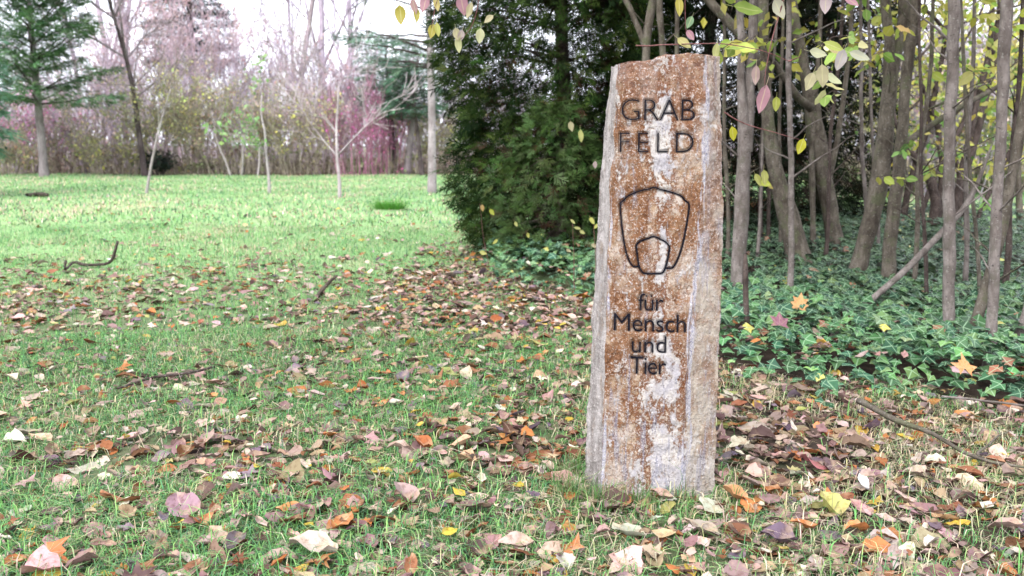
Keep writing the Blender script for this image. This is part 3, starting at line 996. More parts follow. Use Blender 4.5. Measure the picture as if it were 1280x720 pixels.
# ------------------------------------------------------------------ ivy carpet
def build_ivy():
    rng = np.random.default_rng(31)
    tm = []
    for k in range(5):
        V, T, vein = lobed_template(rng, [(a + rng.normal(0, 6), l * rng.uniform(.88, 1.1)) for a, l in IVY], rng.uniform(.62, .74))
        me = mesh('ivy_leaf', V, T, None, None, dict(vein=vein), smooth=False)
        me.materials.append(M_IVY_OBJ)
        tm.append((V, T, vein, me))
    n_try = 44000
    y = np.sqrt(2.6 ** 2 + rng.random(n_try) * (10.6 ** 2 - 2.6 ** 2))
    x = rng.uniform(-.06, .74, n_try) * y
    dep = ivy_depth(x, y)
    patch = fbm(np.stack([x * 1.7, y * 1.3, x * 0], 1), 3, 90)
    keep = (dep > -.08) & (rng.random(n_try) < np.clip(.35 + dep * 1.6, 0, 1) * np.clip(.75 + patch * .9, .25, 1) * np.clip(1.25 - .05 * y, .6, 1))
    keep &= ~((x < 1.2) & (y > 7.9)) & ~in_stone(x, y, .05)
    x, y, dep = x[keep], y[keep], dep[keep]
    n = len(x)
    mound = np.clip(dep * .35, .0, .17) + .06 * np.clip(fbm(np.stack([x * 2, y * 2, x * 0], 1), 3, 95) + .3, 0, 1) + .16 * np.clip((y - 6) / 3, 0, 1)
    top = rng.random(n) ** .5
    z = gz(x, y) + .02 + mound * top
    pos = np.stack([x, y, z], 1)
    az = rng.normal(-math.pi / 2, 1.1, n)
    d = np.stack([np.cos(az), np.sin(az), rng.normal(-.25, .25, n)], 1)
    nrm = unit(np.stack([rng.normal(0, .38, n), rng.normal(-.35, .38, n), np.ones(n)], 1))
    B = basis(d, nrm)
    size = np.clip(.042 * rng.lognormal(0, .28, n), .02, .072)
    col = pick([(.032, .082, .034), (.045, .11, .040), (.026, .072, .040), (.075, .15, .05), (.11, .18, .065)], n, rng, .2, [.27, .27, .22, .16, .08])
    col = col * np.clip(1.2 - .26 * np.clip(dep, 0, 5), .32, 1.2)[:, None] ** (x > .95)[:, None]     # leaf colour darkens further in from the edge
    yl = rng.random(n) < .02
    col[yl] = pick([(.30, .28, .07), (.18, .08, .05)], yl.sum(), rng)
    var = rng.integers(0, 5, n)
    pp = to_px(pos)
    front = (pp[:, 0] > 903) & (pp[:, 0] < 1276) & (pp[:, 1] > 300)
    left = (pp[:, 0] < 760) & (pp[:, 0] > 590)
    score = np.where(front, size / pp[:, 2] * (.5 + top), 0)
    order = np.argsort(-score)[:300]
    single = np.zeros(n, bool); single[order] = True
    root = empty('ivy_carpet', (2.3, 4.2, 0), 'dark green ivy carpet covering the ground under the shrub stems', 'ivy')
    from mathutils import Matrix
    o0 = np.array((2.3, 4.2, 0))
    for k in np.where(single)[0]:
        o = bpy.data.objects.new('ivy_leaf', tm[var[k]][3])
        COL.objects.link(o)
        o.parent = root
        p = pos[k] - o0
        o.matrix_local = Matrix([[float(B[k][c][r]) * float(size[k]) for c in range(3)] + [float(p[r])] for r in range(3)] + [[0, 0, 0, 1]])
        o.color = (*[float(c) for c in col[k]], 1)
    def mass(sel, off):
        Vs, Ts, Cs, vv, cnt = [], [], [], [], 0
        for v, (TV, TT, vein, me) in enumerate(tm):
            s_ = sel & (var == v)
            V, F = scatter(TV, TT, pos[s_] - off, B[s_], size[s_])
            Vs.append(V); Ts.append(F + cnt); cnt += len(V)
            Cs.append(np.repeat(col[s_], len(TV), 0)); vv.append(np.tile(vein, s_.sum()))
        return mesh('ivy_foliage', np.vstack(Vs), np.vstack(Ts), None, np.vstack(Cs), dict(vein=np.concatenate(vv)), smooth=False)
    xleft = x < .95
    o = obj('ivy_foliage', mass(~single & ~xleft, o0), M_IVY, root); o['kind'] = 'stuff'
    g = G(690, 350)
    o = obj('ivy_clump', mass(~single & xleft, np.array((g[0], g[1], 0))), M_IVY)
    o.location = (g[0], g[1], 0)
    tag(o, 'bluish green ivy at the foot of the feathery evergreen, left of the stone', 'ivy')
    print('ivy', n)
build_ivy()
# ------------------------------------------------------------------ feathery evergreens behind the stone
M_THUJA = leafy('thuja_spray', 'Col', .7, .15, .05)
M_BARK_DARK = bark('dark_bark', (.045, .035, .03), (.10, .08, .065), None, 25)
M_BARK_GREY = bark('smooth_grey_bark', (.066, .055, .044), (.140, .120, .098), (.080, .084, .048), 26, .35, .35)
M_BARK_PALE = bark('pale_grey_bark', (.105, .088, .080), (.20, .172, .160), (.090, .082, .066), 26, .35, .35)
M_BARK_BROWN = bark('brown_twig_bark', (.040, .030, .027), (.09, .068, .06), None, 30)
M_TWIG_RED = bark('reddish_twig_bark', (.12, .05, .05), (.20, .10, .09), None, 60)

def spray_template(rng):
    """flat drooping fan of scaly twigs: y out along the twig, x sideways"""
    V, T = [], []
    def strip(a, b, w):
        a, b = np.array(a), np.array(b)
        d = unit(b - a); s_ = np.array((-d[1], d[0], 0)) * w
        k = len(V)
        V.extend([a, a * .45 + b * .55 + s_, b, a * .45 + b * .55 - s_])
        T.extend([(k, k + 1, k + 2), (k, k + 2, k + 3)])
    def z(y): return -.35 * y * y
    strip((0, 0, 0), (rng.normal(0, .04), 1, z(1)), .030)
    for q in range(5):
        y0 = .12 + .16 * q
        for sg in (-1, 1):
            ln = (.55 - .075 * q) * rng.uniform(.7, 1.15)
            a = math.radians(rng.uniform(28, 48)) * sg
            e = (math.sin(a) * ln, y0 + math.cos(a) * ln, z(y0 + ln) + rng.normal(0, .06))
            strip((0, y0, z(y0)), e, .034)
            if q < 2:
                m = (e[0] * .5, y0 * .5 + e[1] * .5, z(y0 + ln * .5))
                a2 = a + sg * math.radians(rng.uniform(20, 40)); l2 = ln * .45
                strip(m, (m[0] + math.sin(a2) * l2, m[1] + math.cos(a2) * l2, m[2] - .08), .028)
    return np.array(V), np.array(T)

SPRAYS = [spray_template(np.random.default_rng(100 + k)) for k in range(4)]
FAR_SPRAYS = [(V_[:28], T_[:14]) for V_, T_ in SPRAYS]         # seven strips each, for trees far off

def spray_mass(pos, d, nrm, size, col, rng, off, SPRAYS=SPRAYS):
    Vs, Ts, Cs, cnt = [], [], [], 0
    var = rng.integers(0, 4, len(pos))
    B = basis(d, nrm)
    for v, (TV, TT) in enumerate(SPRAYS):
        s_ = var == v
        V, F = scatter(TV, TT, pos[s_] - off, B[s_], size[s_])
        Vs.append(V); Ts.append(F + cnt); cnt += len(V)
        Cs.append(np.repeat(col[s_], len(TV), 0))
    return mesh('crown', np.vstack(Vs), np.vstack(Ts), None, np.vstack(Cs), smooth=False)

def thuja(label, cx, cy, rprof, height, n, seed, cols, lumps=.22, size=.15, z0=.05, core=True):
    """rprof: list of (z, radius)"""
    rng = np.random.default_rng(seed)
    root = empty('evergreen_tree', (cx, cy, float(gz(cx, cy))), label, 'tree')
    rp = np.array(rprof, float)
    o0 = np.array((cx, cy, float(gz(cx, cy))))
    up_ = rng.random(n) < .2                 # the upper crown is out of view: fewer, larger sprays
    z = np.where(up_, rng.uniform(2.5, max(2.6, height), n), z0 + (min(height, 2.6) - z0) * rng.random(n))
    big_ = np.where(z > 2.5, 1.9, 1.0)
    a = rng.uniform(0, 2 * np.pi, n)
    # most boughs face the open side; all round is covered
    lump = 1 + lumps * fbm(np.stack([np.cos(a) * 2.2, np.sin(a) * 2.2, z * 1.6], 1), 3, seed) * 1.6
    depth = rng.random(n) ** 1.9
    r = np.interp(z, rp[:, 0], rp[:, 1]) * lump * (1 - .62 * depth)
    out = np.stack([np.cos(a), np.sin(a), np.zeros(n)], 1)
    pos = o0 + out * r[:, None] + np.stack([np.zeros(n), np.zeros(n), z], 1)
    droop = rng.normal(.05, .5, n)
    d = unit(out + np.stack([rng.normal(0, .45, n), rng.normal(0, .45, n), droop - .1], 1))
    nrm = unit(np.stack([rng.normal(0, .6, n), rng.normal(0, .6, n), np.full(n, .6)], 1) + out * .5)
    c = pick(cols, n, rng, .22)
    brown = rng.random(n) < np.clip(depth - .22, .03, .9) * .75
    c[brown] = pick([(.035, .020, .013), (.055, .027, .016), (.022, .018, .012)], brown.sum(), rng, .25)
    me = spray_mass(pos[z < height], d[z < height], nrm[z < height], (size * big_ * rng.lognormal(0, .25, n))[z < height], c[z < height], rng, o0)
    obj('crown', me, M_THUJA, root)
    parts = []
    zt = np.linspace(-.1, height * .93, 14)
    parts.append(tube(np.stack([.03 * np.sin(zt * 2), .03 * np.cos(zt * 3), zt], 1), np.linspace(.09, .012, 14), 8))
    obj('trunk', mesh('trunk', *[parts[0][0], parts[0][2], parts[0][1]]), M_BARK_DARK, root)
    bs = []
    for k in range(46):
        zz = rng.uniform(.15, height * .85)
        aa = rng.uniform(0, 2 * np.pi)
        L = np.interp(zz, rp[:, 0], rp[:, 1]) * rng.uniform(.55, .85)
        t = np.linspace(0, 1, 6)
        q = np.stack([np.cos(aa) * t * L, np.sin(aa) * t * L, zz + .35 * L * t - .15 * t * t], 1) + rng.normal(0, .012, (6, 3)) * t[:, None]
        bs.append(tube(q, np.linspace(.016, .004, 6), 5))
    for V, Q, T in bs:
        obj('branch', mesh('branch', V, T, Q), M_BARK_DARK, root)
    return root

GREENS = [(.010, .022, .005), (.015, .031, .007), (.024, .044, .009), (.007, .015, .005), (.046, .070, .016)]
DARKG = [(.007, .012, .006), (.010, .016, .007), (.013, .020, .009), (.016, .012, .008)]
c1 = P(703, 318, 8.3)
thuja('tall dark green feathery evergreen at the lawn edge left of the stone', c1[0], 8.35,
      [(0, .72), (.25, .86), (.7, .98), (1.2, 1.04), (1.8, 1.12), (2.6, 1.1), (3.6, .8), (4.8, .3), (5.4, .05)], 5.3, 15500, 41, GREENS, .26, .13)
c2 = P(672, 322, 7.2)
thuja('low bright green feathery evergreen bush in front of the tall dark one', c2[0] + .16, 7.35,
      [(0, .34), (.3, .46), (.7, .47), (1.05, .30), (1.35, .10)], 1.35, 3400, 42, [(.030, .058, .014), (.044, .074, .022), (.058, .088, .034)], .3, .10)
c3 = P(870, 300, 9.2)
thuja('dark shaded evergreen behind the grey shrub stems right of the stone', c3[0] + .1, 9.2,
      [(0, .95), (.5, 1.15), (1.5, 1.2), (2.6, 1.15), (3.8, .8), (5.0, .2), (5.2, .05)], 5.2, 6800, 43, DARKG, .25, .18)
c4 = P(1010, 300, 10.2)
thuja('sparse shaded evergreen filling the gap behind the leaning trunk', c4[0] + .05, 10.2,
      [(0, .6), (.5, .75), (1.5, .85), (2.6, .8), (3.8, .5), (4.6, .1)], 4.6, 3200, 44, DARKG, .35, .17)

# ------------------------------------------------------------------ shrub stems on the right
def wob(pts, rng, n, amp):
    """smooth line through the points with small kinks"""
    pts = np.asarray(pts, float)
    s_ = np.concatenate([[0], np.cumsum(np.linalg.norm(np.diff(pts, axis=0), axis=1))])
    u = np.linspace(0, s_[-1], n)
    q = np.stack([np.interp(u, s_, pts[:, k]) for k in range(3)], 1)
    for _ in range(2):
        q[1:-1] = .25 * q[:-2] + .5 * q[1:-1] + .25 * q[2:]
    k = np.stack([fbm(np.stack([u * 5, u * 0 + rng.uniform(0, 99), u * 0], 1), 3, int(rng.integers(999))) for _ in range(3)], 1)
    k[0] = 0
    return q + k * amp

def line3(spec, Y0, dY):
    """(px,py,width px) list -> points and radii; depth changes by dY from foot to head"""
    pts, rad = [], []
    m = len(spec)
    for i, (a, b, w) in enumerate(spec):
        Y = Y0 + dY * i / max(1, m - 1)
        q = P(a, b, Y)
        pts.append(q); rad.append(w / 2 / FPX * Y)
    return np.array(pts), np.array(rad)

LEAF_ME = []
_r = np.random.default_rng(77)
for _k in range(6):
    V_, Q_, v_ = leaf_template(('ovate', 'ovate', 'slim')[_k % 3], _r, _r.uniform(-.6, 1.2))
    V_[:, 2] += .05 * np.sin(V_[:, 1] * 9 + _k) * np.abs(V_[:, 0]) * 4
    _n = len(V_)
    V_ = np.vstack([V_, [(-.008, -.3, .03), (.008, -.3, .03), (.008, .01, 0), (-.008, .01, 0)]]); Q_ = np.vstack([Q_, [(_n, _n + 1, _n + 2, _n + 3)]]); v_ = np.concatenate([v_, [1] * 4])
    LEAF_ME.append(mesh('leaf', V_, None, Q_, None, dict(vein=v_)))
    LEAF_ME[-1].materials.append(M_FRESH)
from mathutils import Matrix

def hang_leaf(parent, pos, d, nrm, size, col, rng):
    o = bpy.data.objects.new('leaf', LEAF_ME[int(rng.integers(6))])
    COL.objects.link(o)
    o.parent = parent
    B = basis(np.array([d]), np.array([nrm]))[0]
    p = np.array(pos) - np.array(parent.location)
    o.matrix_local = Matrix([[float(B[c][r]) * float(size) for c in range(3)] + [float(p[r])] for r in range(3)] + [[0, 0, 0, 1]])
    o.color = (*[float(c) for c in col], 1)
    return o

def stem(label, spec, dY=0., mat=None, branches=(), group='grey shrub stems rising from the ivy', seed=0, foot=None, name='woody_shrub', sides=10, knots=True):
    rng = np.random.default_rng(500 + seed)
    g = G(spec[0][0], foot or spec[0][1])
    Y0 = g[1]
    pts, rad = line3(spec, Y0, dY)
    root = empty(name, (pts[0][0], pts[0][1], 0), label, 'shrub', group)
    o0 = np.array(root.location)
    pts = np.vstack([[pts[0][0], pts[0][1], -.04], pts]); rad = np.concatenate([[rad[0] * 1.15], rad])
    n = 26
    q = wob(pts, rng, n, rad.mean() * .45)
    s_ = np.concatenate([[0], np.cumsum(np.linalg.norm(np.diff(pts, axis=0), axis=1))])
    r = np.interp(np.linspace(0, s_[-1], n), s_, rad)
    r[:3] = r[:3] * np.array((1.5, 1.25, 1.08)) if knots else r[:3]
    if knots: r = r * (1 + .10 * np.abs(rng.normal(0, 1, n)))
    V, Q, T = tube(q - o0, r, sides)
    obj('trunk', mesh('trunk', V, T, Q), mat or M_BARK_GREY, root)
    for k in range(5 if knots and len(spec) > 5 else 0):
        i0 = int(rng.integers(5, n - 4))
        a = rng.uniform(0, 2 * np.pi)
        L = rng.uniform(.15, .5)
        t = np.linspace(0, 1, 6)[:, None]
        bp = q[i0] + np.array((math.cos(a), math.sin(a), rng.uniform(.2, .9))) * L * t + rng.normal(0, .012, (6, 3)) * t
        V, Q, T = tube(bp - o0, np.linspace(min(.006, r[i0] * .4), .0012, 6), 4)
        obj('twig', mesh('twig', V, T, Q), mat or M_BARK_GREY, root)
    for k, (bs, dy0, dy1) in enumerate(branches):
        bp, br = [], []
        for i, (a, b, w) in enumerate(bs):
            Y = Y0 + dy0 + (dy1 - dy0) * i / max(1, len(bs) - 1)
            bp.append(P(a, b, Y)); br.append(w / 2 / FPX * Y)
        bp = wob(bp, rng, 14, np.mean(br) * .6)
        br = np.interp(np.linspace(0, 1, 14), np.linspace(0, 1, len(br)), br)
        V, Q, T = tube(bp - o0, br, 7)
        obj('branch', mesh('branch', V, T, Q), mat or M_BARK_GREY, root)
    return root

S = {}
S['twin'] = stem('pale grey twin stem standing right beside the stone', [(925, 392, 17), (922, 330, 17), (929, 250, 16), (931, 180, 16), (926, 100, 9), (924, 0, 8), (921, -260, 6)], 0, M_BARK_PALE,
                 [([(934, 190, 13), (939, 110, 12), (941, 0, 11), (946, -220, 6)], .0, .05)], seed=1)
stem('short dark broken stick at the foot of the pale twin stem', [(935, 442, 6), (933, 390, 7), (932, 330, 6), (932, 318, 3)], 0, M_BARK_BROWN, seed=2, name='dead_stick')
S['lean'] = stem('thick grey trunk leaning left out of the ivy', [(1006, 352, 29), (994, 310, 25), (977, 240, 20), (963, 180, 15), (956, 110, 12), (955, 0, 11), (950, -250, 7)], .1, M_BARK_GREY,
                 [([(964, 190, 14), (948, 70, 12), (915, 30, 12), (880, -5, 10), (820, -90, 8)], .15, .3), ([(960, 70, 7), (985, 104, 9), (1013, 136, 11)], .1, .3)], seed=3)
S['thin'] = stem('straight thin pale stem in front of the leaning trunk', [(987, 398, 8), (989, 300, 7), (989, 200, 6.5), (986, 100, 6), (987, 0, 6), (988, -200, 4)], 0, M_BARK_PALE, seed=4)
S['bow'] = stem('grey trunk bowing left with a forked top behind the thin stem', [(1047, 338, 22), (1040, 280, 18), (1030, 220, 19), (1020, 160, 19), (1010, 110, 15), (998, 50, 12), (990, 0, 11), (975, -220, 7)], .1, M_BARK_GREY,
                 [([(1032, 240, 7), (1044, 190, 7), (1053, 140, 6), (1062, 60, 5), (1068, -40, 4)], .1, .3)], seed=5)
stem('thin grey shoot left of the bowing trunk', [(1016, 340, 7), (1016, 270, 6.5), (1015, 180, 6), (1022, 80, 5), (1027, 0, 5), (1030, -150, 3)], .2, M_BARK_GREY, seed=6)
stem('slender shaded shoot behind the leaning trunk', [(952, 332, 6), (950, 250, 5), (955, 150, 5), (962, 60, 4)], .1, M_BARK_BROWN, seed=7)
stem('thin dark shoot between twin stem and leaning trunk', [(961, 330, 5), (961, 260, 4), (962, 200, 4), (966, 120, 3)], .1, M_BARK_BROWN, seed=8)
S['fork'] = stem('stout dark grey trunk forking at the top with a side branch', [(1066, 368, 22), (1078, 320, 19), (1092, 255, 20), (1103, 205, 21), (1108, 150, 17), (1112, 100, 17), (1110, 50, 11), (1105, 0, 11), (1100, -230, 7)], .0, M_BARK_GREY,
                 [([(1113, 110, 16), (1124, 50, 15), (1131, 0, 14), (1142, -200, 8)], .0, .1), ([(1112, 200, 10), (1140, 170, 8), (1190, 140, 7), (1240, 115, 6), (1290, 80, 5)], .0, .4)], seed=9)
S['next'] = stem('grey stem close behind the forked trunk, on its right', [(1107, 375, 17), (1112, 310, 16), (1119, 250, 15), (1130, 130, 12), (1138, 60, 13), (1147, 0, 12), (1160, -220, 7)], .0, M_BARK_GREY, seed=10)
S['mid'] = stem('upright pale stem in the middle of the right half of shrubs', [(1184, 445, 13), (1187, 380, 13.5), (1188, 280, 13), (1186, 180, 12.5), (1190, 90, 13), (1193, 0, 12), (1198, -240, 8)], .0, M_BARK_PALE, seed=11)
S['right'] = stem('upright pale stem near the right edge of the view', [(1236, 463, 12), (1240, 380, 12.5), (1246, 280, 12), (1250, 180, 12), (1255, 90, 13), (1258, 0, 13), (1265, -220, 8)], .0, M_BARK_PALE, seed=12)
S['slant'] = stem('grey stem slanting right behind the right edge stem', [(1209, 447, 14), (1222, 400, 13), (1240, 340, 13), (1256, 270, 12), (1268, 200, 12), (1285, 110, 10), (1310, -50, 8)], .05, M_BARK_GREY, seed=13)
stem('grey stem leaning out of the right edge of the view', [(1266, 459, 13), (1276, 420, 12), (1290, 360, 12), (1320, 200, 10), (1345, 0, 8)], .0, M_BARK_PALE, seed=14)
stem('bare thin pole leaning low across the ivy', [(1038, 417, 8), (1075, 388, 8), (1110, 358, 8), (1150, 318, 8), (1180, 288, 8), (1205, 262, 7), (1225, 225, 5), (1240, 180, 2)], .35, M_BARK_PALE, seed=15, name='leaning_pole', knots=False)
for k, (sp, lb) in enumerate([
        ([(1125, 298, 9), (1135, 240, 8), (1155, 170, 8), (1175, 90, 6), (1185, 20, 5), (1190, -80, 4)], 'dark stem behind the forked trunk on the right, leaning right'),
        ([(1160, 305, 15), (1172, 260, 12), (1164, 225, 9), (1140, 195, 7), (1122, 160, 5), (1110, 120, 4)], 'dark crooked trunk bent left on the far lawn edge'),
        ([(1168, 300, 12), (1176, 250, 9), (1178, 200, 7), (1170, 150, 6), (1150, 100, 5)], 'dark upright trunk joined to the crooked one'),
        ([(1140, 300, 7), (1162, 235, 6), (1185, 190, 6), (1215, 130, 5), (1240, 60, 5), (1262, -40, 4)], 'thin dark stem leaning right behind the upright pale stem'),
        ([(1195, 300, 8), (1202, 235, 8), (1222, 165, 8), (1243, 80, 7), (1249, 30, 6), (1252, -90, 4)], 'dark pair stem leaning right between the two pale stems, lower one'),
        ([(1185, 310, 7), (1198, 230, 7), (1216, 150, 7), (1236, 70, 6), (1246, -60, 4)], 'dark pair stem leaning right between the two pale stems, upper one'),
        ([(1212, 300, 5), (1232, 250, 5), (1262, 190, 5), (1290, 120, 4)], 'thin dark shoot leaning out to the right edge'),
        ([(1275, 300, 7), (1274, 250, 7), (1272, 200, 6), (1270, 60, 5)], 'thin grey upright shoot at the right edge background')]):
    stem(lb, sp, .3, M_BARK_BROWN if k not in (7,) else M_BARK_GREY, seed=30 + k, group='dark stems in the background thicket')
S['far'] = stem('dark branching stem crossing the upper right corner', [(1210, 300, 6), (1204, 240, 5), (1190, 180, 5), (1186, 100, 5), (1192, 40, 4), (1200, -60, 4)], .2, M_BARK_BROWN,
                [([(1186, 42, 5), (1165, 20, 4.5), (1140, -5, 4), (1110, -30, 3)], .2, .2), ([(1140, 80, 3), (1170, 50, 3.5), (1188, 42, 4)], .1, .2), ([(1135, 140, 3), (1180, 95, 3), (1225, 20, 3), (1240, -20, 2)], .1, .1),
                 ([(1192, 55, 4), (1205, 90, 4), (1215, 118, 4), (1200, 140, 3), (1170, 160, 3)], .1, .2), ([(1140, 70, 3), (1155, 20, 3), (1160, -30, 3)], .2, .2), ([(1200, 30, 3), (1240, 15, 3), (1290, 2, 2)], .2, .2)], seed=40)
for k, (x0, y0, x1, w, lb) in enumerate([(944, 352, 968, 4, 'very thin grey shoot rising just right of the pale twin stem'), (974, 340, 978, 4.5, 'thin grey shoot between the leaning trunk and the thin pale stem'), (1030, 352, 1050, 5, 'thin grey shoot right of the bowing trunk foot'), (1082, 345, 1076, 5, 'thin shoot rising left of the forked trunk'),
        (1140, 385, 1162, 6, 'thin grey shoot between the forked trunk and the upright pale stem'), (1158, 405, 1150, 5, 'thin shoot left of the upright pale stem, leaning left'), (1205, 380, 1216, 6, 'thin shoot right of the upright pale stem'), (1226, 400, 1205, 5, 'thin shoot leaning left in front of the right edge stem'), (1255, 390, 1275, 7, 'slim grey shoot leaning right of the right edge stem'), (1098, 340, 1086, 4, 'very thin shoot crossing before the forked trunk'), (910, 345, 905, 5, 'thin shoot rising close to the right side of the stone')]):
    stem(lb, [(x0, y0, w), (x0 * .8 + x1 * .2 + 2, y0 - 80, w * .95), (x0 * .5 + x1 * .5 - 3, y0 - 180, w * .85), (x1 + 1, y0 - 290, w * .75), (x1 * 1.3 - x0 * .3, -60, w * .6), (x1 * 1.4 - x0 * .4, -150, w * .4)], .15, (M_BARK_PALE, M_BARK_GREY, M_BARK_BROWN)[k % 3], seed=60 + k, group='thin shoots between the shrub stems')
# stems seen above the stone
stem('grey forked stem rising behind the left top of the stone', [(808, 330, 11), (808, 200, 10), (807, 100, 10), (806, 55, 9), (812, 20, 9), (817, 0, 8), (825, -150, 5)], .0, M_BARK_GREY,
     [([(806, 58, 8), (797, 30, 7), (784, 4, 7), (760, -50, 5)], 0, .1)], seed=50, foot=338)
stem('grey stem rising behind the middle of the stone top', [(834, 335, 9), (833, 200, 8), (831, 80, 8), (826, 40, 7), (823, 0, 7), (822, -150, 5)], .0, M_BARK_GREY, seed=51, foot=342)
stem('thin shaded stem rising behind the right top of the stone', [(850, 335, 6), (848, 180, 5), (845, 60, 5), (848, 10, 5), (850, -100, 4)], .0, M_BARK_GREY, seed=52, foot=345)

# ------------------------------------------------------------------ leaves hanging on the shrubs
YG = [(.26, .27, .045), (.32, .29, .05), (.17, .23, .04), (.36, .32, .09), (.11, .18, .035)]
YB = [(.36, .36, .06), (.42, .38, .08), (.28, .34, .06), (.46, .42, .14), (.16, .26, .05)]  # brighter palette: backlighting of the upper right leaves painted into their colour
def leaf_cloud(parent, boxes, seed):
    """boxes: (px0,px1,py0,py1,Y0,Y1,count,size,colours)"""
    rng = np.random.default_rng(seed)
    tw = []
    for px0, px1, py0, py1, Y0, Y1, cnt, size, cols in boxes:
        k = 0
        while k < cnt:
            c = P(rng.uniform(px0, px1), rng.uniform(py0, py1), rng.uniform(Y0, Y1))
            m = int(rng.integers(3, 7))
            dirt = unit(np.array((rng.normal(0, 1), rng.normal(0, .6), rng.normal(-.1, .35))))
            L = size * m * .42
            a = c - dirt * L * .5; b = c + dirt * L * .5
            mid = (a + b) / 2 + np.array((0, 0, .02))
            tw.append(tube(np.array([a, mid, b]) - np.array(parent.location), [.0022, .0018, .001], 4))
            for q in range(m):
                f = (q + .5) / m
                p = a + (b - a) * f
                sd = unit(np.cross(dirt, (0, 0, 1))) * (1 if q % 2 else -1)
                d = unit(sd * .8 + dirt * .5 + np.array((0, 0, rng.uniform(-1.1, .1))))
                nr = unit(np.array((rng.normal(0, .5), rng.normal(-.7, .5), rng.normal(.5, .4))))
                hang_leaf(parent, p, d, nr, size * rng.lognormal(0, .2), pick(cols, 1, rng, .15)[0], rng)
                k += 1
    for V, Q, T in tw:
        obj('twig', mesh('twig', V, T, Q), M_BARK_BROWN, parent)

leaf_cloud(S['far'], [(1075, 1285, -20, 120, 4.6, 7.0, 150, .078, YB), (1110, 1285, 100, 225, 5.0, 7.5, 60, .078, YB), (1130, 1260, 150, 260, 4.6, 6, 8, .06, [(.12, .25, .06), (.18, .30, .08)])], 61)
leaf_cloud(S['bow'], [(985, 1075, 45, 145, 3.0, 3.8, 14, .065, [(.38, .40, .12), (.46, .44, .22), (.22, .32, .07), (.50, .46, .28)]), (960, 1075, -20, 50, 3.4, 4.6, 14, .065, YG)], 62)
leaf_cloud(S['lean'], [(895, 930, -10, 60, 3.6, 4.6, 12, .08, [(.22, .30, .06), (.36, .38, .08)]), (925, 985, 40, 110, 4.2, 5.0, 12, .07, YG), (940, 965, 215, 240, 4.6, 5.2, 4, .06, YG)], 63)

def far_foliage(parent, boxes, seed):
    """small leaves further back in the thicket, too many to pick apart"""
    rng = np.random.default_rng(seed)
    ps, cs = [], []
    for px0, px1, py0, py1, Y0, Y1, n, cols in boxes:
        m = n // 6
        cen = np.array([P(rng.uniform(px0, px1), rng.uniform(py0, py1), rng.uniform(Y0, Y1)) for _ in range(m)])
        p = np.repeat(cen, 6, 0) + rng.normal(0, .11, (m * 6, 3))
        ps.append(p); cs.append(pick(cols, len(p), rng, .2))
    p, c = np.vstack(ps), np.vstack(cs)
    n = len(p)
    d = unit(rng.normal(0, .8, (n, 3)) - np.array((0, 0, .8))); nr = unit(rng.normal(0, .7, (n, 3)) + np.array((0, -.6, .6)))
    tv = np.array([(0, 0, 0), (-.30, .45, .06), (0, 1, -.08), (.30, .45, .06)])
    V, F = scatter(tv, np.array([(0, 1, 2), (0, 2, 3)]), p - np.array(parent.location), basis(d, nr), .075 * rng.lognormal(0, .2, n))
    obj('foliage', mesh('foliage', V, F, None, np.repeat(c, 4, 0), smooth=False), M_FRESH_MASS, parent)['kind'] = 'stuff'
far_foliage(S['far'], [(1085, 1300, -30, 110, 7.5, 11, 800, YB), (1100, 1300, 90, 215, 8, 11.5, 420, YB + [(.12, .24, .06)])], 86)
far_foliage(S['bow'], [(905, 1085, -30, 70, 6.0, 7.6, 110, YG)], 87)

def shade_canopy(parent, x0, x1, y0, y1, z0, z1, n, seed, cols):
    """unseen leaves added overhead, above the view, to darken the right side"""
    rng = np.random.default_rng(seed)
    p = np.stack([rng.uniform(x0, x1, n), rng.uniform(y0, y1, n), rng.uniform(z0, z1, n)], 1)
    p = p[rng.random(n) < np.clip(.55 + 1.3 * fbm(p * 1.4, 2, seed), .1, 1)]
    p = p[to_px(p)[:, 1] < -25]
    n = len(p)
    d = unit(rng.normal(0, 1, (n, 3)) - np.array((0, 0, .6))); nr = unit(rng.normal(0, .6, (n, 3)) + np.array((0, 0, 1.0)))
    tv = np.array([(0, 0, 0), (-.33, .45, .06), (0, 1, -.08), (.33, .45, .06)])
    V, F = scatter(tv, np.array([(0, 1, 2), (0, 2, 3)]), p - np.array(parent.location), basis(d, nr), .09 * rng.lognormal(0, .2, n))
    obj('crown', mesh('crown', V, F, None, np.repeat(pick(cols, n, rng, .2), 4, 0), smooth=False), M_FRESH_MASS, parent)['kind'] = 'stuff'  # leaf mass out of view, added to shade the stems and ground below
shade_canopy(S['twin'], .7, 2.4, 2.8, 5.2, 1.9, 3.6, 2600, 81, YG)
shade_canopy(S['lean'], .6, 3.0, 4.6, 7.4, 2.2, 4.2, 2600, 82, YG)
shade_canopy(S['fork'], 2.2, 4.6, 3.6, 6.6, 2.1, 4.2, 3600, 83, YG)
shade_canopy(S['right'], 2.0, 4.6, 2.6, 4.6, 1.9, 3.8, 2600, 84, YG)

def named_leaves(parent, items, seed):
    rng = np.random.default_rng(seed)
    for px, py, Y, ln, col, tilt in items:
        d = np.array((math.sin(tilt), rng.uniform(-.2, .2), -math.cos(tilt)))
        nr = np.array((rng.normal(0, .25), -1, rng.normal(.2, .2)))
        c = P(px, py, Y)
        size = ln * (.8 if Y > 4.5 else 1) / FPX * Y
        hang_leaf(parent, c - unit(d) * size * .5, d, nr, size, [min(q, .40) * .85 for q in col], rng)

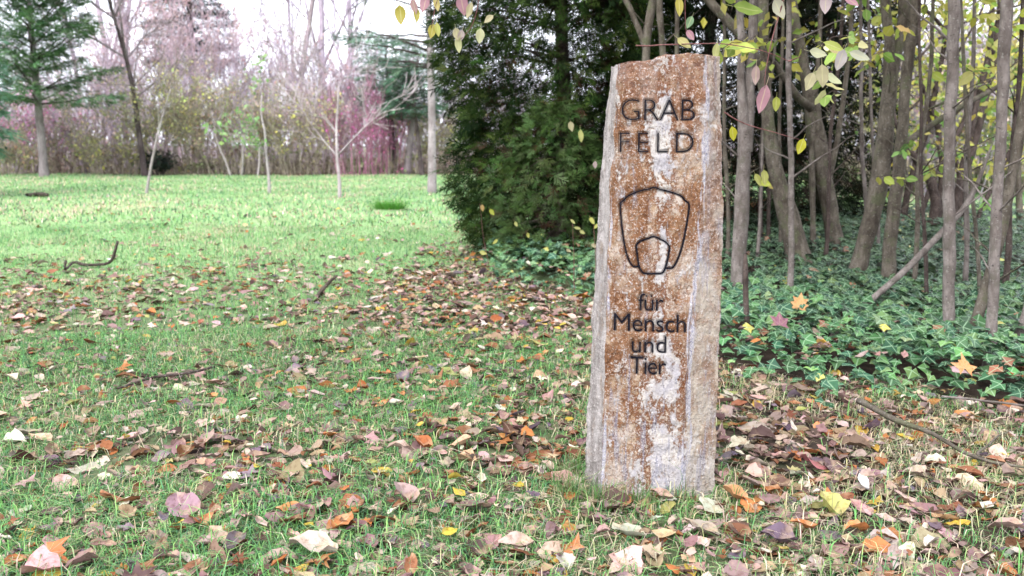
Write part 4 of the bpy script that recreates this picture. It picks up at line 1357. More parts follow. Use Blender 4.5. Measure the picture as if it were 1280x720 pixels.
PINK, YEL, PALE = (.36, .19, .22), (.36, .31, .06), (.38, .34, .20)
def twig_thing(label, lines, leaves, seed, cat='branch'):
    p0 = P(*lines[0][0][:2], lines[0][0][2])
    root = empty('overhanging_twig', p0, label, cat, 'leafy twigs hanging into the view')
    rng = np.random.default_rng(seed)
    for ln in lines:
        q = wob([P(a, b, c) for a, b, c in ln], rng, 12, .006)
        V, Q, T = tube(q - p0, np.linspace(.0026, .0010, 12), 5)
        obj('twig', mesh('twig', V, T, Q), M_TWIG_RED, root)
    named_leaves(root, leaves, seed)
    return root
twig_thing('twig with yellow and pink leaves hanging into the top left beside the evergreen',
           [[(640, -70, 3.3), (600, -40, 3.3), (560, -25, 3.3), (500, -18, 3.3)], [(600, -40, 3.3), (598, 10, 3.3), (590, 38, 3.3), (575, 50, 3.3)], [(560, -25, 3.3), (545, 5, 3.3), (540, 35, 3.3)]],
           [(501, 19, 3.3, 24, YEL, .1), (518, 8, 3.3, 20, (.42, .25, .24), .2), (521, 19, 3.3, 18, YEL, .0), (531, 5, 3.3, 22, PINK, -.2), (546, 5, 3.3, 18, (.50, .33, .12), .2), (540, 39, 3.3, 18, YEL, -.2), (547, 37, 3.3, 17, (.45, .42, .1), .15),
            (578, 6, 3.3, 26, PINK, .2), (587, 13, 3.3, 20, PALE, -.3), (571, 43, 3.3, 16, PALE, .2), (576, 45, 3.3, 15, (.50, .33, .30), -.3), (573, 56, 3.3, 20, (.55, .40, .20), .1), (600, 45, 3.3, 19, (.55, .50, .22), -.1), (611, 24, 3.3, 14, PALE, -.9)], 70)
twig_thing('thin reddish twig running level above the stone top',
           [[(795, 57, 3.0), (850, 55, 2.9), (905, 54, 2.8), (960, 64, 2.75), (985, 76, 2.7)], [(985, 76, 2.7), (1000, 70, 2.7)], [(855, -60, 2.9), (856, 0, 2.9), (858, 40, 2.9)]],
           [(849, 8, 2.9, 24, YEL, .05), (855, 54, 2.9, 20, (.52, .36, .14), .9), (863, 44, 2.9, 15, PINK, .6), (862, 28, 2.9, 16, (.15, .24, .12), -.4), (895, 64, 2.8, 20, (.48, .44, .16), -.1)], 71)
twig_thing('twig with two pink leaves hanging in front of the pale twin stem',
           [[(1000, -60, 2.6), (985, -20, 2.6), (972, -5, 2.6)], [(985, -20, 2.6), (965, 50, 2.6), (955, 100, 2.6), (957, 110, 2.6)], [(1000, -60, 2.6), (1030, -30, 2.6), (1060, -15, 2.6)]],
           [(973, 11, 2.6, 27, (.58, .38, .28), .5), (1032, 5, 2.6, 24, (.56, .32, .32), .0), (1062, 0, 2.6, 26, PINK, .9), (953, 124, 2.6, 36, PINK, -.25), (945, 94, 2.6, 24, (.34, .24, .22), .0), (1050, 75, 2.6, 26, (.42, .36, .34), -.3), (1074, 70, 2.6, 26, (.48, .48, .30), 1.2), (1022, 67, 2.6, 22, (.48, .48, .26), 1.3), (1042, 58, 2.6, 26, (.36, .40, .10), 1.2),
            (1028, 95, 2.6, 28, PALE, .1), (1012, 102, 2.6, 24, PALE, -.4)], 72)
twig_thing('thin shoots with small yellow leaves at the foot of the evergreen',
           [[(718, 362, 5.2), (718, 320, 5.2), (716, 280, 5.2)], [(744, 362, 5.2), (744, 320, 5.2), (742, 272, 5.2)], [(612, 335, 6.3), (605, 300, 6.3), (600, 255, 6.2)]],
           [(716, 277, 5.2, 10, (.45, .48, .15), .8), (722, 285, 5.2, 11, (.45, .50, .15), 1.3), (728, 290, 5.2, 10, (.42, .48, .15), 1.0), (711, 313, 5.2, 9, PALE, 1.1), (740, 276, 5.2, 13, (.40, .46, .10), .5), (745, 283, 5.2, 10, (.40, .46, .10), -.7), (743, 307, 5.2, 11, PALE, 1.2),
            (744, 206, 5.0, 12, (.50, .30, .30), .0), (714, 158, 5.4, 16, PALE, .2), (726, 170, 5.4, 20, (.42, .42, .14), .1), (615, 265, 6.2, 12, (.36, .40, .06), .6), (603, 260, 6.2, 11, (.40, .26, .10), .1), (619, 302, 6.2, 11, (.5, .45, .1), -.8), (660, 294, 6.2, 9, (.5, .42, .1), .2), (645, 280, 6.2, 9, (.5, .42, .14), .4), (604, 316, 6.2, 12, (.45, .46, .12), 1.3)], 73, 'shrub')
twig_thing('two round yellow leaves glowing on a hidden twig right of the stone',
           [[(905, 140, 3.2), (930, 155, 3.2), (1000, 175, 3.2)]],
           [(916, 167, 3.2, 18, (.40, .38, .03), .2), (1001, 183, 3.2, 20, (.42, .38, .03), -.3), (955, 222, 3.2, 20, (.34, .34, .10), .1), (947, 225, 3.2, 18, (.34, .34, .10), .5), (970, 130, 3.2, 18, (.30, .32, .06), .0)], 74)

# ------------------------------------------------------------------ sticks on the ground
def stick(label, lines, mat, seed, h=.02, name='fallen_stick'):
    rng = np.random.default_rng(seed)
    g0 = G(lines[0][0][0], lines[0][0][1])
    root = empty(name, (g0[0], g0[1], 0), label, 'stick', 'sticks lying on the ground')
    for k, ln in enumerate(lines):
        pts, rad = [], []
        for a, b, w, up in ln:
            if up is None:
                g = G(a, b); pts.append(g + np.array((0, 0, h))); rad.append(w / 2 / FPX * g[1])
            else:
                g = G(a, up); q = P(a, b, g[1]); pts.append(q); rad.append(w / 2 / FPX * g[1])
        q = wob(pts, rng, 16, .012)
        r = np.interp(np.linspace(0, 1, 16), np.linspace(0, 1, len(rad)), rad)
        V, Q, T = tube(q - np.array(root.location), r, 6)
        obj('stick_wood' if k == 0 else 'side_twig', mesh('stick_wood', V, T, Q), mat, root)
    return root
stick('dark crooked stick poking up from the lawn left of the middle', [[(397, 374, 6, None), (402, 362, 6, 374), (412, 352, 5, 374), (422, 345, 3, 374)]], M_BARK_DARK, 1)
stick('forked grey stick lying on the far left lawn with upright prongs', [[(92, 331, 4, None), (110, 334, 4, None), (130, 335, 4, None), (140, 330, 4, 335), (144, 318, 4, 335), (148, 302, 3, 335)], [(92, 331, 3, None), (80, 338, 3, 340), (83, 326, 3, 338)]], M_BARK_BROWN, 2)
stick('long thin twig lying in the grass at the left', [[(147, 496, 3, None), (190, 483, 3.5, None), (230, 480, 4, None), (268, 470, 3, None)]], M_BARK_BROWN, 3, .035)
stick('knotty grey branch lying on the leaf litter at the lower right', [[(1072, 515, 8, None), (1100, 530, 7, None), (1112, 541, 8, None), (1150, 552, 6, None), (1200, 578, 5, None), (1240, 597, 5, None), (1285, 604, 3, None)], [(1222, 588, 4, None), (1245, 560, 3, None), (1262, 552, 2, None)]], M_BARK_GREY, 4, .045)
stick('pale straight straw lying along the ivy edge at the right', [[(1175, 518, 3, None), (1230, 525, 3, None), (1290, 532, 3, None)]], M_BARK_PALE, 5, .07)
stick('dark dead branch lying flat on the lawn at the far left', [[(34, 247, 5, None), (48, 246, 7, None), (60, 247, 4, None)]], M_BARK_DARK, 6, .05)
# ------------------------------------------------------------------ the far side of the lawn: trees and shrubs
M_WOOD = {}
def wood(key, c1, c2):
    if key not in M_WOOD: M_WOOD[key] = bark(key, c1, c2, None, 6, .3, .3)
    return M_WOOD[key]
W_GREY = wood('grey_wood', (.17, .14, .145), (.30, .25, .26))
W_DARK = wood('dark_wood', (.05, .038, .038), (.11, .085, .085))
W_PALE = wood('pale_wood', (.24, .21, .205), (.38, .345, .335))
W_WHITE = wood('whitish_twigs', (.32, .27, .28), (.46, .40, .41))
W_MAUVE = wood('mauve_twigs', (.34, .28, .34), (.46, .40, .46))
W_PINK = wood('pink_twigs', (.42, .31, .35), (.52, .41, .44))
W_RED = wood('red_twigs', (.25, .10, .16), (.36, .18, .24))
W_OLIVE = wood('olive_twigs', (.25, .215, .165), (.38, .33, .27))
M_FARLEAF = leafy('far_foliage', 'Col', .6, .3, .2)

def grow(rng, S, p, d, L, r, lev, c, ends):
    """c: dict per tree: kids, ratio, spread, up, wob"""
    n = 5 if lev == 0 else (4 if lev == 1 else 3)
    p = np.array(p, float); d = unit(d)
    pts = [p]
    for k in range(n):
        d = unit(d + rng.normal(0, c['wob'], 3) + np.array((0, 0, c['up'] * (1 if lev else .2))))
        q = p + d * L / n
        r0 = r * (1 - .6 * k / n); r1 = r * (1 - .6 * (k + 1) / n)
        S.append((*p, *q, max(r0, c['rmin']), max(r1, c['rmin']), lev))
        p = q; pts.append(p)
        if lev < c['levels'] and k >= (c.get('clear', 2) if lev == 0 else 0):
            for _ in range(int(rng.poisson(c['kids'][lev]))):
                a = rng.normal(0, 1, 3); a = unit(a - d * np.dot(a, d))
                nd = unit(d * math.cos(c['spread']) + a * math.sin(c['spread']))
                grow(rng, S, p, nd, L * c['ratio'] * rng.uniform(.6, 1.2), r1 * .6, lev + 1, c, ends)
    ends.append(p)

def leaf_quads(pos, size, col, rng, flat=0.):
    n = len(pos)
    d = unit(rng.normal(0, 1, (n, 3))); nr = unit(rng.normal(0, 1, (n, 3)) + np.array((0, 0, flat)))
    B = basis(d, nr)
    tv = np.array([(-.5, 0, 0), (0, -.7, 0), (.5, 0, .1), (0, .7, 0)])
    V, F = scatter(tv, np.array([(0, 1, 2, 3)]), pos, B, size)
    return V, F, np.repeat(col, 4, 0)

def bare_tree(name, label, cat, base, height, r, seed, mat, cfg=None, lean=(0, 0), leaves=None, group=None, trunk_mat=None):
    rng = np.random.default_rng(seed)
    c = dict(kids=[1.6, 1.5, 1.2], ratio=.55, spread=.75, up=.12, wob=.13, levels=3, rmin=.010, clear=2)
    c.update(cfg or {})
    root = empty(name, (base[0], base[1], 0), label, cat, group)
    S, ends = [], []
    grow(rng, S, (0, 0, -.1), (lean[0], lean[1], 1), height, r, 0, c, ends)
    S = np.array(S)
    tr, tw = S[S[:, 8] == 0], S[S[:, 8] > 0]
    q = np.vstack([tr[:1, :3], tr[:, 3:6]])
    qq = wob(q, rng, 18, r * .3)
    rr = np.interp(np.linspace(0, 1, 18), np.linspace(0, 1, len(q)), np.concatenate([tr[:1, 6] * 1.15, tr[:, 7]]))
    V, Q, T = tube(qq, rr, 8)
    obj('trunk', mesh('trunk', V, T, Q), trunk_mat or mat, root)
    if len(tw):
        V, Q = segs_mesh(tw, 3)
        obj('crown', mesh('crown', V, None, Q), mat, root)
    if leaves:
        n, size, cols = leaves
        k = rng.integers(0, len(tw), n)
        f = rng.random((n, 1))
        p = tw[k, :3] * (1 - f) + tw[k, 3:6] * f + rng.normal(0, size * 1.2, (n, 3))
        V, F, C = leaf_quads(p, size * rng.lognormal(0, .3, n), pick(cols, n, rng, .2), rng)
        obj('foliage', mesh('foliage', V, None, F, C, smooth=False), M_FARLEAF, root)
    return root

def bush(label, px, Y, width, height, seed, mat, nstem=26, leaves=None, cfg=None, name='shrub', cat='shrub', group='shrubs along the far edge of the lawn', flare=.5, r=.016):
    """many-stemmed shrub; width and height in metres"""
    rng = np.random.default_rng(seed)
    b = P(px, 200, Y)
    root = empty(name, (b[0], Y, 0), label, cat, group)
    c = dict(kids=[1.5, 1.2, .8], ratio=.42, spread=.6, up=.08, wob=.12, levels=2, rmin=.007, clear=1)
    c.update(cfg or {})
    S, ends = [], []
    for k in range(nstem):
        a = rng.uniform(0, 2 * np.pi); rr = width * .5 * math.sqrt(rng.random())
        d = np.array((math.cos(a) * rr / width * flare * 2, math.sin(a) * rr / width * flare * 2, 1.0))
        grow(rng, S, (math.cos(a) * rr * .75, math.sin(a) * rr * .6, -.05), d, height * rng.uniform(.6, 1.05), r, 0, c, ends)
    S = np.array(S)
    V, Q = segs_mesh(S, 3)
    obj('stems', mesh('stems', V, None, Q), mat, root)['kind'] = 'stuff'
    if leaves:
        n, size, cols, lo, hi = leaves
        k = rng.integers(0, len(S), n)
        f = rng.random((n, 1))
        p = S[k, :3] * (1 - f) + S[k, 3:6] * f + rng.normal(0, size * 1.3, (n, 3))
        z = p[:, 2] / height
        p = p[(z > lo) & (z < hi)]
        V, F, C = leaf_quads(p, size * rng.lognormal(0, .3, len(p)), pick(cols, len(p), rng, .22), rng)
        obj('foliage', mesh('foliage', V, None, F, C, smooth=False), M_FARLEAF, root)['kind'] = 'stuff'
    return root

# --- needle trees
def bough(rng, p0, d, L, droop, width, dens, size):
    """one conifer bough: axis points and needle-spray positions"""
    n = max(5, int(L * 7))
    t = np.linspace(0, 1, n)
    side = unit(np.cross(d, (0, 0, 1)))
    ax = p0 + d * (t * L)[:, None] + np.array((0, 0, 1.0)) * (droop * L * t ** 2)[:, None] + rng.normal(0, .015 * L, (n, 3)) * t[:, None]
    m = int(L * dens)
    f = rng.random(m) ** .8
    a = np.stack([np.interp(f, t, ax[:, k]) for k in range(3)], 1)
    off = rng.normal(0, 1, m) * width * L * np.sin(np.pi * np.clip(.12 + f * .86, 0, 1)) * .5
    pos = a + side * off[:, None] + d * (np.abs(off) * .5)[:, None] + rng.normal(0, .05 * size * 4, (m, 3)) * np.array((1, 1, .7)) - np.array((0, 0, 1.0)) * (np.abs(off) * .12)[:, None]
    dr = unit(d + side * (np.sign(off) * .8)[:, None] + rng.normal(0, .3, (m, 3)))
    return ax, pos, dr

def conifer(label, base, height, r, seed, cols, whorls, mat, name='conifer_tree', dens=26, size=.24, trunk_lean=0., group=None, bare=0):
    """whorls: list of (z, length, slope, droop, count, az0 or None)"""
    rng = np.random.default_rng(seed)
    root = empty(name, (base[0], base[1], 0), label, 'tree', group)
    z = np.linspace(-.1, height, 20)
    q = np.stack([trunk_lean * z / height + .02 * np.sin(z), .02 * np.cos(z * 1.3), z], 1)
    V, Q, T = tube(q, np.interp(z, [0, .4, height], [r * 1.25, r, .02]), 10)
    obj('trunk', mesh('trunk', V, T, Q), mat, root)
    axs, ps, ds = [], [], []
    for zz, L, slope, droop, cnt, az in whorls:
        a0 = rng.uniform(0, 6.28)
        for k in range(cnt):
            a = (a0 + k * 2 * np.pi / cnt + rng.normal(0, .25)) if az is None else az[k % len(az)] + rng.normal(0, .1)
            d = unit(np.array((math.cos(a), math.sin(a), slope + rng.normal(0, .06))))
            p0 = np.array((trunk_lean * zz / height, 0, zz + rng.normal(0, .08)))
            ax, p, dr = bough(rng, p0, d, L * rng.uniform(.8, 1.1), droop, .42, dens, size)
            axs.append(tube(ax, np.linspace(.035 * min(1, L / 2), .006, len(ax)), 5)); ps.append(p); ds.append(dr)
    p, d = np.vstack(ps), np.vstack(ds)
    for A in axs:
        obj('bough', mesh('bough', A[0], A[2], A[1]), W_DARK, root)
    n = len(p)
    nr = unit(np.stack([rng.normal(0, .4, n), rng.normal(0, .4, n), np.ones(n)], 1))
    me = spray_mass(p, d, nr, 1.45 * size * rng.lognormal(0, .25, n), pick(cols, n, rng, .22), rng, 0, FAR_SPRAYS)
    obj('foliage', me, M_THUJA, root)
    return root

FIR = [(.075, .155, .065), (.10, .195, .08), (.06, .12, .065), (.135, .22, .10)]
b = G(55, 221)
whorl = [(2.25, 2.5, .22, .03, 5, [0.05, 2.9, 3.5, -1.2, 1.6]), (2.65, 2.3, .40, .02, 5, [-.35, .45, 2.7, 3.6, -1.5]), (3.1, 1.7, .45, .03, 6, None), (3.5, 2.3, .62, .0, 6, [-.15, .5, 2.7, 3.4, -1.2, 1.5]), (3.95, 1.7, .6, .02, 6, None),
         (4.35, 2.1, .75, .0, 6, [-.1, .6, 2.6, 3.3, -1.6, 1.4]), (4.8, 1.6, .7, .0, 6, None), (5.3, 1.8, .75, 0, 6, None), (5.9, 1.5, .7, 0, 6, None), (6.6, 1.4, .7, 0, 5, None), (7.4, 1.1, .7, 0, 5, None), (8.2, .8, .7, 0, 5, None)]
conifer('green fir with pale scarred trunk and rising boughs at the left', b, 9.2, .13, 201, FIR, whorl, wood('fir_bark', (.15, .125, .13), (.27, .235, .24)), dens=85, size=.24)
e = P(-84, 200, 17)
conifer('bluish green conifer reaching in at the left edge of the view', (e[0], 17), 6.0, .10, 202, [(.11, .23, .14), (.14, .27, .17), (.09, .18, .12)],
        [(z, 1.25, -.05, -.25, 6, None) for z in np.arange(1.15, 4.2, .22)], W_DARK, dens=60, size=.22)
k = G(540, 237)
LARCH = [(.10, .16, .12), (.13, .20, .14), (.08, .13, .10)]
conifer('tall pine with straight pale scaly trunk beside the dark evergreen', k, 10.5, .092, 203, LARCH,
        [(2.55, 1.5, .12, -.10, 3, [3.3, 2.6, -.4]), (2.95, 1.9, .30, -.10, 3, [3.0, 3.6, .3]), (3.4, 1.8, .15, -.08, 3, [3.2, 2.5, 0]), (3.8, 1.6, .3, -.1, 3, None), (4.4, 1.6, .3, -.1, 4, None), (5.2, 1.5, .3, -.1, 4, None), (6.2, 1.3, .3, -.1, 4, None), (7.5, 1.1, .3, -.1, 4, None), (9, .8, .4, 0, 4, None)],
        wood('pine_bark', (.22, .185, .19), (.37, .325, .335)), dens=20, size=.22)
for px, Y, hh, lean, sd, lb, c in [(492, 32, 4.6, -.2, 204, 'dark pine with upright trunk behind the pale tree trunk', 1), (508, 31, 4.0, .5, 205, 'pine with forked grey trunk in the shade of the far hedge', 1), (527, 30, 3.6, -.35, 206, 'pine with thin reddish curved trunk next to the pale trunk', 1)]:
    bb = P(px, 210, Y)
    conifer(lb, (bb[0], Y), hh, .13 if sd != 206 else .08, sd, [(.075, .14, .09), (.10, .17, .11), (.06, .11, .08)],
            [(z, 1.15, .25, -.12, 6, None) for z in np.arange(1.9, hh, .32)], W_DARK if sd != 205 else W_GREY, dens=26, size=.26, trunk_lean=lean)
bb = P(247, 200, 48)
conifer('tall dark blue-green pine standing high behind the hedge', (bb[0], 48), 13.5, .28, 207, [(.035, .055, .055), (.05, .075, .07), (.03, .045, .05)],
        [(4.6, 1.6, .3, .0, 5, None)] + [(z, 2.3, .22, -.08, 6, None) for z in np.arange(5.2, 13, .6)], W_DARK, dens=42, size=.36)
bb = P(197, 205, 30)
thuja_root = bush('small round dark evergreen bush below the bare tree', 197, 30, .5, .7, 208, W_DARK, 20, (1200, .05, [(.018, .030, .022), (.028, .045, .03)], .05, 1.1), name='evergreen_bush')

# --- bare trees
bb = P(181, 212, 29.5)
bare_tree('bare_tree', 'dark bare tree with heavy crooked limbs left of the middle hedge', 'tree', bb, 6.4, .105, 211, W_GREY, dict(kids=[2.4, 1.7, 1.3], spread=.9, wob=.065, ratio=.5, rmin=.010, clear=1, up=.10), trunk_mat=W_DARK)
for px, Y, hh, r, sd, lb in [(147, 40, 10, .17, 212, 'tall grey bare tree behind the fir, left one of a pair'), (160, 41, 10.5, .16, 213, 'tall grey bare tree behind the fir, right one of a pair'),
                             (366, 46, 12, .20, 214, 'tall bare tree against the sky with the low broken limb'), (403, 47, 12.5, .22, 215, 'tallest bare tree in the middle against the white sky'),
                             (428, 45, 11, .17, 216, 'bare tree against the sky beside the tallest one, on its right'), (380, 50, 11, .14, 217, 'slim bare tree standing far back between the tall ones'),
                             (100, 44, 9.5, .15, 218, 'grey bare tree showing through behind the fir crown')]:
    bb = P(px, 205, Y)
    bare_tree('bare_tree', lb, 'tree', bb, hh, r, sd, W_MAUVE if sd != 214 else W_GREY, dict(kids=[1.5, 1.5, 1.4], spread=.55, wob=.09, ratio=.42, rmin=.014, clear=1, up=.16), group='bare trees against the sky')
g1 = G(182, 241)
bare_tree('young_tree', 'slender pale young tree leaning right on the left lawn', 'tree', g1, 2.3, .034, 221, W_PALE, dict(kids=[1.1, 1.4, 1.2], spread=.6, ratio=.45, rmin=.006, wob=.10), lean=(.16, 0), group='young trees on the lawn')
g2 = G(336, 240)
bare_tree('young_tree', 'crooked young tree with a few light green leaves on the lawn', 'tree', g2, 2.2, .036, 222, W_PALE, dict(kids=[1.3, 1.4, 1.0], spread=.7, ratio=.55, rmin=.006, wob=.14, clear=1), lean=(.05, 0), leaves=(260, .06, [(.16, .28, .10), (.22, .33, .13)]), group='young trees on the lawn')
g3 = G(425, 245)
bare_tree('young_tree', 'bare spreading young tree with pale twigs in the middle of the lawn', 'tree', g3, 2.2, .036, 223, W_WHITE, dict(kids=[1.9, 1.7, 1.3], spread=.72, ratio=.58, rmin=.0065, wob=.10, clear=1, up=.10), group='young trees on the lawn')
for px, Y, hh, sd, lb in [(288, 29.5, 2.2, 224, 'short slanting white stem in front of the olive shrubs'), (301, 30, 1.9, 225, 'thin white stem at the foot of the olive shrubs'), (321, 30, 2.0, 226, 'thin grey young stem left of the crooked young tree')]:
    bb = P(px, 205, Y)
    bare_tree('young_tree', lb, 'tree', bb, hh, .035, sd, W_PALE, dict(kids=[.8, .8, .5], levels=2, rmin=.008), lean=(-.2 if sd == 224 else 0, 0), group='young trees on the lawn')

# --- the hedge of shrubs, front row
PURP, OLV, YLW, PNK = [(.46, .10, .28), (.40, .10, .22), (.54, .22, .38)], [(.24, .25, .10), (.30, .31, .14), (.19, .21, .09), (.33, .27, .14)], [(.42, .40, .08), (.34, .36, .10), (.48, .42, .14)], [(.48, .30, .30), (.42, .25, .26), (.52, .36, .30)]
BROWN = [(.26, .14, .10), (.32, .19, .14), (.22, .15, .10)]
hedge = [
    (12, 31, 2.0, 2.6, W_MAUVE, PURP, 1500, 'magenta-leaved shrub at the far left edge of the hedge', .3),
    (36, 32, 2.2, 2.4, W_PINK, PURP + PNK, 1200, 'pink and purple shrub behind the fir trunk, on its left', .3),
    (8, 29.5, 1.6, 1.4, W_OLIVE, BROWN + OLV, 700, 'low brownish shrub at the lower left edge of the hedge', .0),
    (84, 31, 2.2, 2.0, W_OLIVE, OLV + PNK, 800, 'olive shrub with pinkish tips right of the fir trunk', .05),
    (118, 32, 2.4, 2.6, W_MAUVE, OLV + PNK, 500, 'mauve twiggy shrub between fir and dark bare tree', .0),
    (150, 30.5, 2.0, 1.5, W_OLIVE, YLW + OLV, 800, 'low yellow-green shrub left of the dark bare tree', .0),
    (158, 33, 2.6, 3.4, W_MAUVE, PNK, 350, 'tall lilac twiggy shrub behind the dark bare tree', .2),
    (222, 31, 2.2, 2.8, W_OLIVE, OLV, 1300, 'olive leafy shrub right of the dark bare tree', .0),
    (256, 31.5, 2.4, 3.2, W_OLIVE, OLV + YLW, 1500, 'tall olive and yellow shrub in the middle hedge', .0),
    (290, 31, 2.2, 2.5, W_OLIVE, OLV + BROWN, 1200, 'brownish olive shrub behind the short white stems', .0),
    (312, 32, 2.2, 2.9, W_MAUVE, OLV + [(.12, .20, .09)], 900, 'green and mauve shrub behind the crooked young tree', .0),
    (346, 31.5, 2.4, 2.7, W_OLIVE, OLV + BROWN, 900, 'yellowish brown shrub left of the spreading young tree', .0),
    (378, 31, 2.2, 2.3, W_OLIVE, OLV + YLW, 800, 'olive shrub behind the spreading young tree', .0),
    (408, 31.5, 2.0, 2.6, W_PINK, BROWN + PNK, 400, 'pinkish brown shrub beside the red-stemmed shrub', .0),
    (446, 30.5, 2.2, 2.3, W_RED, PURP, 260, 'wine red many-stemmed shrub, left half of the red thicket', .0),
    (480, 30.8, 2.2, 2.5, W_RED, PURP, 260, 'wine red many-stemmed shrub, right half of the red thicket', .0),
    (515, 33, 2.2, 1.9, W_OLIVE, OLV + YLW, 800, 'pale olive shrub in the gap left of the pale pine trunk', .0),
    (556, 33, 2.4, 2.2, W_OLIVE, OLV + YLW, 700, 'olive shrub half hidden by the tall evergreen', .0)]
for i, (px, Y, w, h, m, cols, nl, lb, lo) in enumerate(hedge):
    red = m is W_RED
    bush(lb, px, Y, w, h, 300 + i, m, 24 if red else 19, (int(nl * 1.7), .048, [tuple(min(.6, q * 1.3 + .02) for q in c_) for c_ in cols], lo, 1.2), dict(spread=.35 if red else .6, kids=[1.2, .6, .3] if red else [1.7, 1.4, .8], wob=.06 if red else .12), flare=.3 if red else .5)
# --- second row: taller twiggy growth
row2 = [(30, 37, 3.6, 4.5, W_MAUVE, PNK), (85, 38, 3.6, 4.6, W_MAUVE, PNK), (125, 37, 3.4, 4.4, W_PINK, PNK), (170, 38, 3.4, 5.0, W_MAUVE, PNK), (212, 37, 3.4, 5.6, W_PINK, PNK), (250, 38, 3.4, 5.8, W_PINK, PNK + BROWN),
        (288, 37, 3.2, 5.0, W_MAUVE, PNK), (325, 38, 3.4, 4.2, W_MAUVE, PNK), (362, 37, 3.2, 4.8, W_MAUVE, PNK), (395, 38, 3.4, 4.8, W_PINK, PNK), (430, 37, 3.2, 4.6, W_PINK, PNK), (465, 38, 3.4, 4.6, W_MAUVE, PNK), (505, 38, 3.4, 4.2, W_MAUVE, PNK), (550, 38, 3.4, 4.0, W_MAUVE, OLV), (600, 37, 3.6, 4.0, W_MAUVE, OLV), (655, 38, 3.6, 4, W_MAUVE, OLV)]
nm = ['first', 'second', 'third', 'fourth', 'fifth', 'sixth', 'seventh', 'eighth', 'ninth', 'tenth', 'eleventh', 'twelfth', 'thirteenth', 'fourteenth', 'fifteenth', 'sixteenth']
for i, (px, Y, w, h, m, cols) in enumerate(row2):
    bush(f'tall lilac-grey twiggy shrub of the back row, {nm[i]} from the left', px, Y, w, h, 340 + i, m, 20, (700, .05, cols, .2, 1.2), dict(spread=.5, kids=[1.8, 1.4, .8], levels=2, rmin=.0085, ratio=.38), flare=.45, r=.022, group='tall twiggy shrubs of the back row')

# --- beyond the shrub stems on the right
right = [(1085, 17, 2.2, 2.6, W_OLIVE, YLW + OLV, 900, 'yellow-leaved shrub beyond the strip of lawn, left of the gap'), (1128, 19, 2.4, 2.8, W_MAUVE, PNK, 300, 'lilac twiggy shrub beyond the strip of lawn'),
         (1165, 18, 2.4, 2.9, W_MAUVE, [(.20, .30, .12), (.28, .36, .14)], 900, 'green-leaved shrub beyond the strip of lawn'), (1205, 17, 2.4, 3.0, W_MAUVE, YLW + PNK, 900, 'yellow and lilac shrub beyond the strip of lawn'),
         (1245, 18, 2.4, 3.0, W_OLIVE, [(.16, .26, .10), (.22, .32, .13), (.10, .17, .07)], 1300, 'dark green shrub beyond the lawn near the right edge'), (1290, 17, 2.4, 3.2, W_OLIVE, OLV + YLW, 1200, 'leafy shrub beyond the lawn at the right edge'),
         (1345, 18, 2.6, 3.2, W_OLIVE, OLV, 1000, 'olive shrub just outside the right edge'), (1145, 24, 3.4, 4.2, W_MAUVE, PNK, 600, 'tall lilac thicket far behind the right stems, left part'), (1230, 24, 3.4, 4.4, W_MAUVE, OLV, 700, 'tall olive thicket far behind the right stems, right part')]
for i, (px, Y, w, h, m, cols, nl, lb) in enumerate(right):
    bush(lb, px, Y, w, h, 380 + i, m, 15, (nl * 2, .05, [tuple(min(.6, q * 1.25 + .02) for q in c_) for c_ in cols], .1, 1.2), dict(spread=.6, kids=[1.9, 1.6, .9], rmin=.008), group='shrubs beyond the strip of lawn on the right')

for px, Y, hh, sd, lb in [(206, 39, 7.0, 231, 'tall pinkish grey tree with fine twigs right of the dark bare tree'), (243, 40, 7.4, 232, 'tall rosy twigged tree in front of the dark pine'), (281, 39, 6.4, 233, 'rosy brown twigged tree right of the dark pine'), (128, 39, 6.6, 234, 'lilac twigged tree between the fir and the dark bare tree')]:
    bb = P(px, 205, Y)
    bare_tree('bare_tree', lb, 'tree', bb, hh * .8, .10, sd, W_PINK, dict(kids=[2.4, 1.7, 1.2], spread=.7, wob=.13, ratio=.5, rmin=.010, clear=1, up=.10), leaves=(1400, .05, PNK + [(.46, .36, .26)]), group='rosy twigged trees behind the hedge')

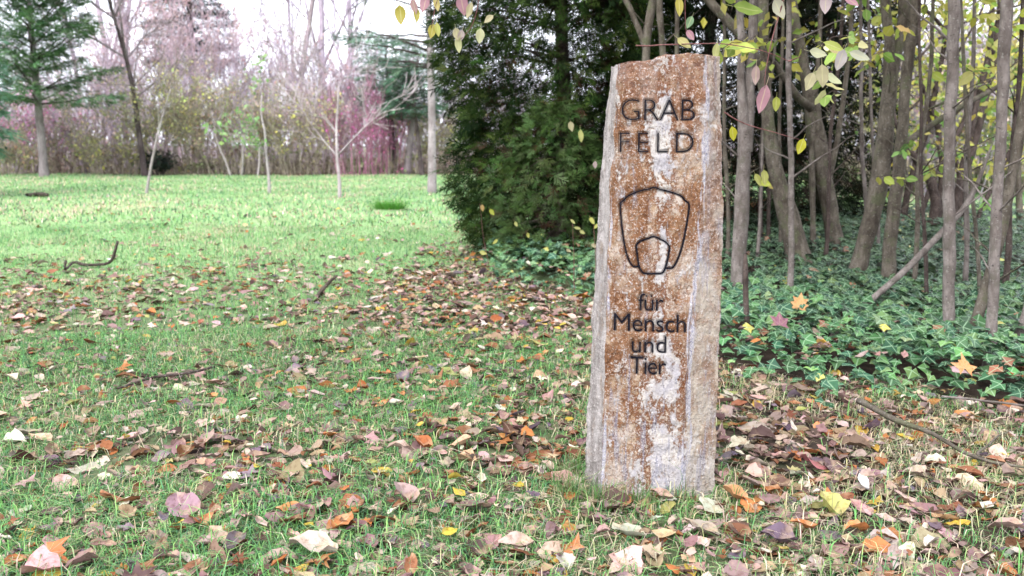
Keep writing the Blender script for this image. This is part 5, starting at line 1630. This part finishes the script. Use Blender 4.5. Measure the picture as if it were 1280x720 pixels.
# --- what fills the hedge below and behind
def thicket(name, label, x0, x1, y0, y1, h, n_leaf, size, cols, n_twig, mat, seed, power=1.0):
    rng = np.random.default_rng(seed)
    x = rng.uniform(x0, x1, n_leaf)
    top = h * np.clip(.75 + .7 * fbm(np.stack([x * .35, x * 0, x * 0], 1), 3, seed), .3, 1.3)
    p = np.stack([x, rng.uniform(y0, y1, n_leaf), top * rng.random(n_leaf) ** power], 1)
    patch = np.clip(fbm(np.stack([p[:, 0] * .5, p[:, 1] * 0, p[:, 2] * .5], 1), 2, seed + 3) * 1.6 + .5, 0, .999)
    c = np.array(cols)[(patch * len(cols)).astype(int)] * (1 + rng.normal(0, .22, (n_leaf, 1)))
    V, F, C = leaf_quads(p, size * rng.lognormal(0, .3, n_leaf), np.clip(c, .01, .8), rng)
    root = empty(name, ((x0 + x1) / 2, (y0 + y1) / 2, 0), label, 'thicket', None, 'stuff')
    o0 = np.array(root.location)
    obj('foliage', mesh('foliage', V - o0, None, F, C, smooth=False), M_FARLEAF, root)
    q = np.stack([rng.uniform(x0, x1, n_twig), rng.uniform(y0, y1, n_twig), np.zeros(n_twig)], 1)
    e = q + np.stack([rng.normal(0, .25, n_twig) * h * .4, rng.normal(0, .2, n_twig), h * rng.uniform(.5, 1.25, n_twig)], 1)
    V, Q = segs_mesh(np.concatenate([q, e, np.full((n_twig, 1), .018), np.full((n_twig, 1), .008)], 1), 3)
    obj('stems', mesh('stems', V - o0, None, Q), mat, root)
thicket('hedge_undergrowth', 'low brownish green undergrowth along the foot of the far hedge', -22, 4, 30.6, 33, .9, 5200, .075,
        [(.26, .22, .15), (.20, .24, .11), (.30, .27, .18), (.34, .35, .14), (.28, .19, .17)], 900, W_OLIVE, 901, .8)
thicket('distant_wood', 'pale lilac-grey far-off wood closing the view behind the hedge', -46, 46, 56, 64, 4.4, 15000, .17,
        [(.34, .29, .34), (.40, .33, .36), (.30, .30, .26), (.36, .36, .30), (.42, .36, .40)], 2200, W_MAUVE, 902, .9)
thicket('lawn_edge_scrub', 'low green scrub along the far side of the right lawn strip', 6.5, 17, 18, 20, 1.0, 2600, .07,
        [(.20, .28, .10), (.30, .30, .14), (.36, .36, .15), (.24, .22, .16)], 500, W_OLIVE, 903, .8)
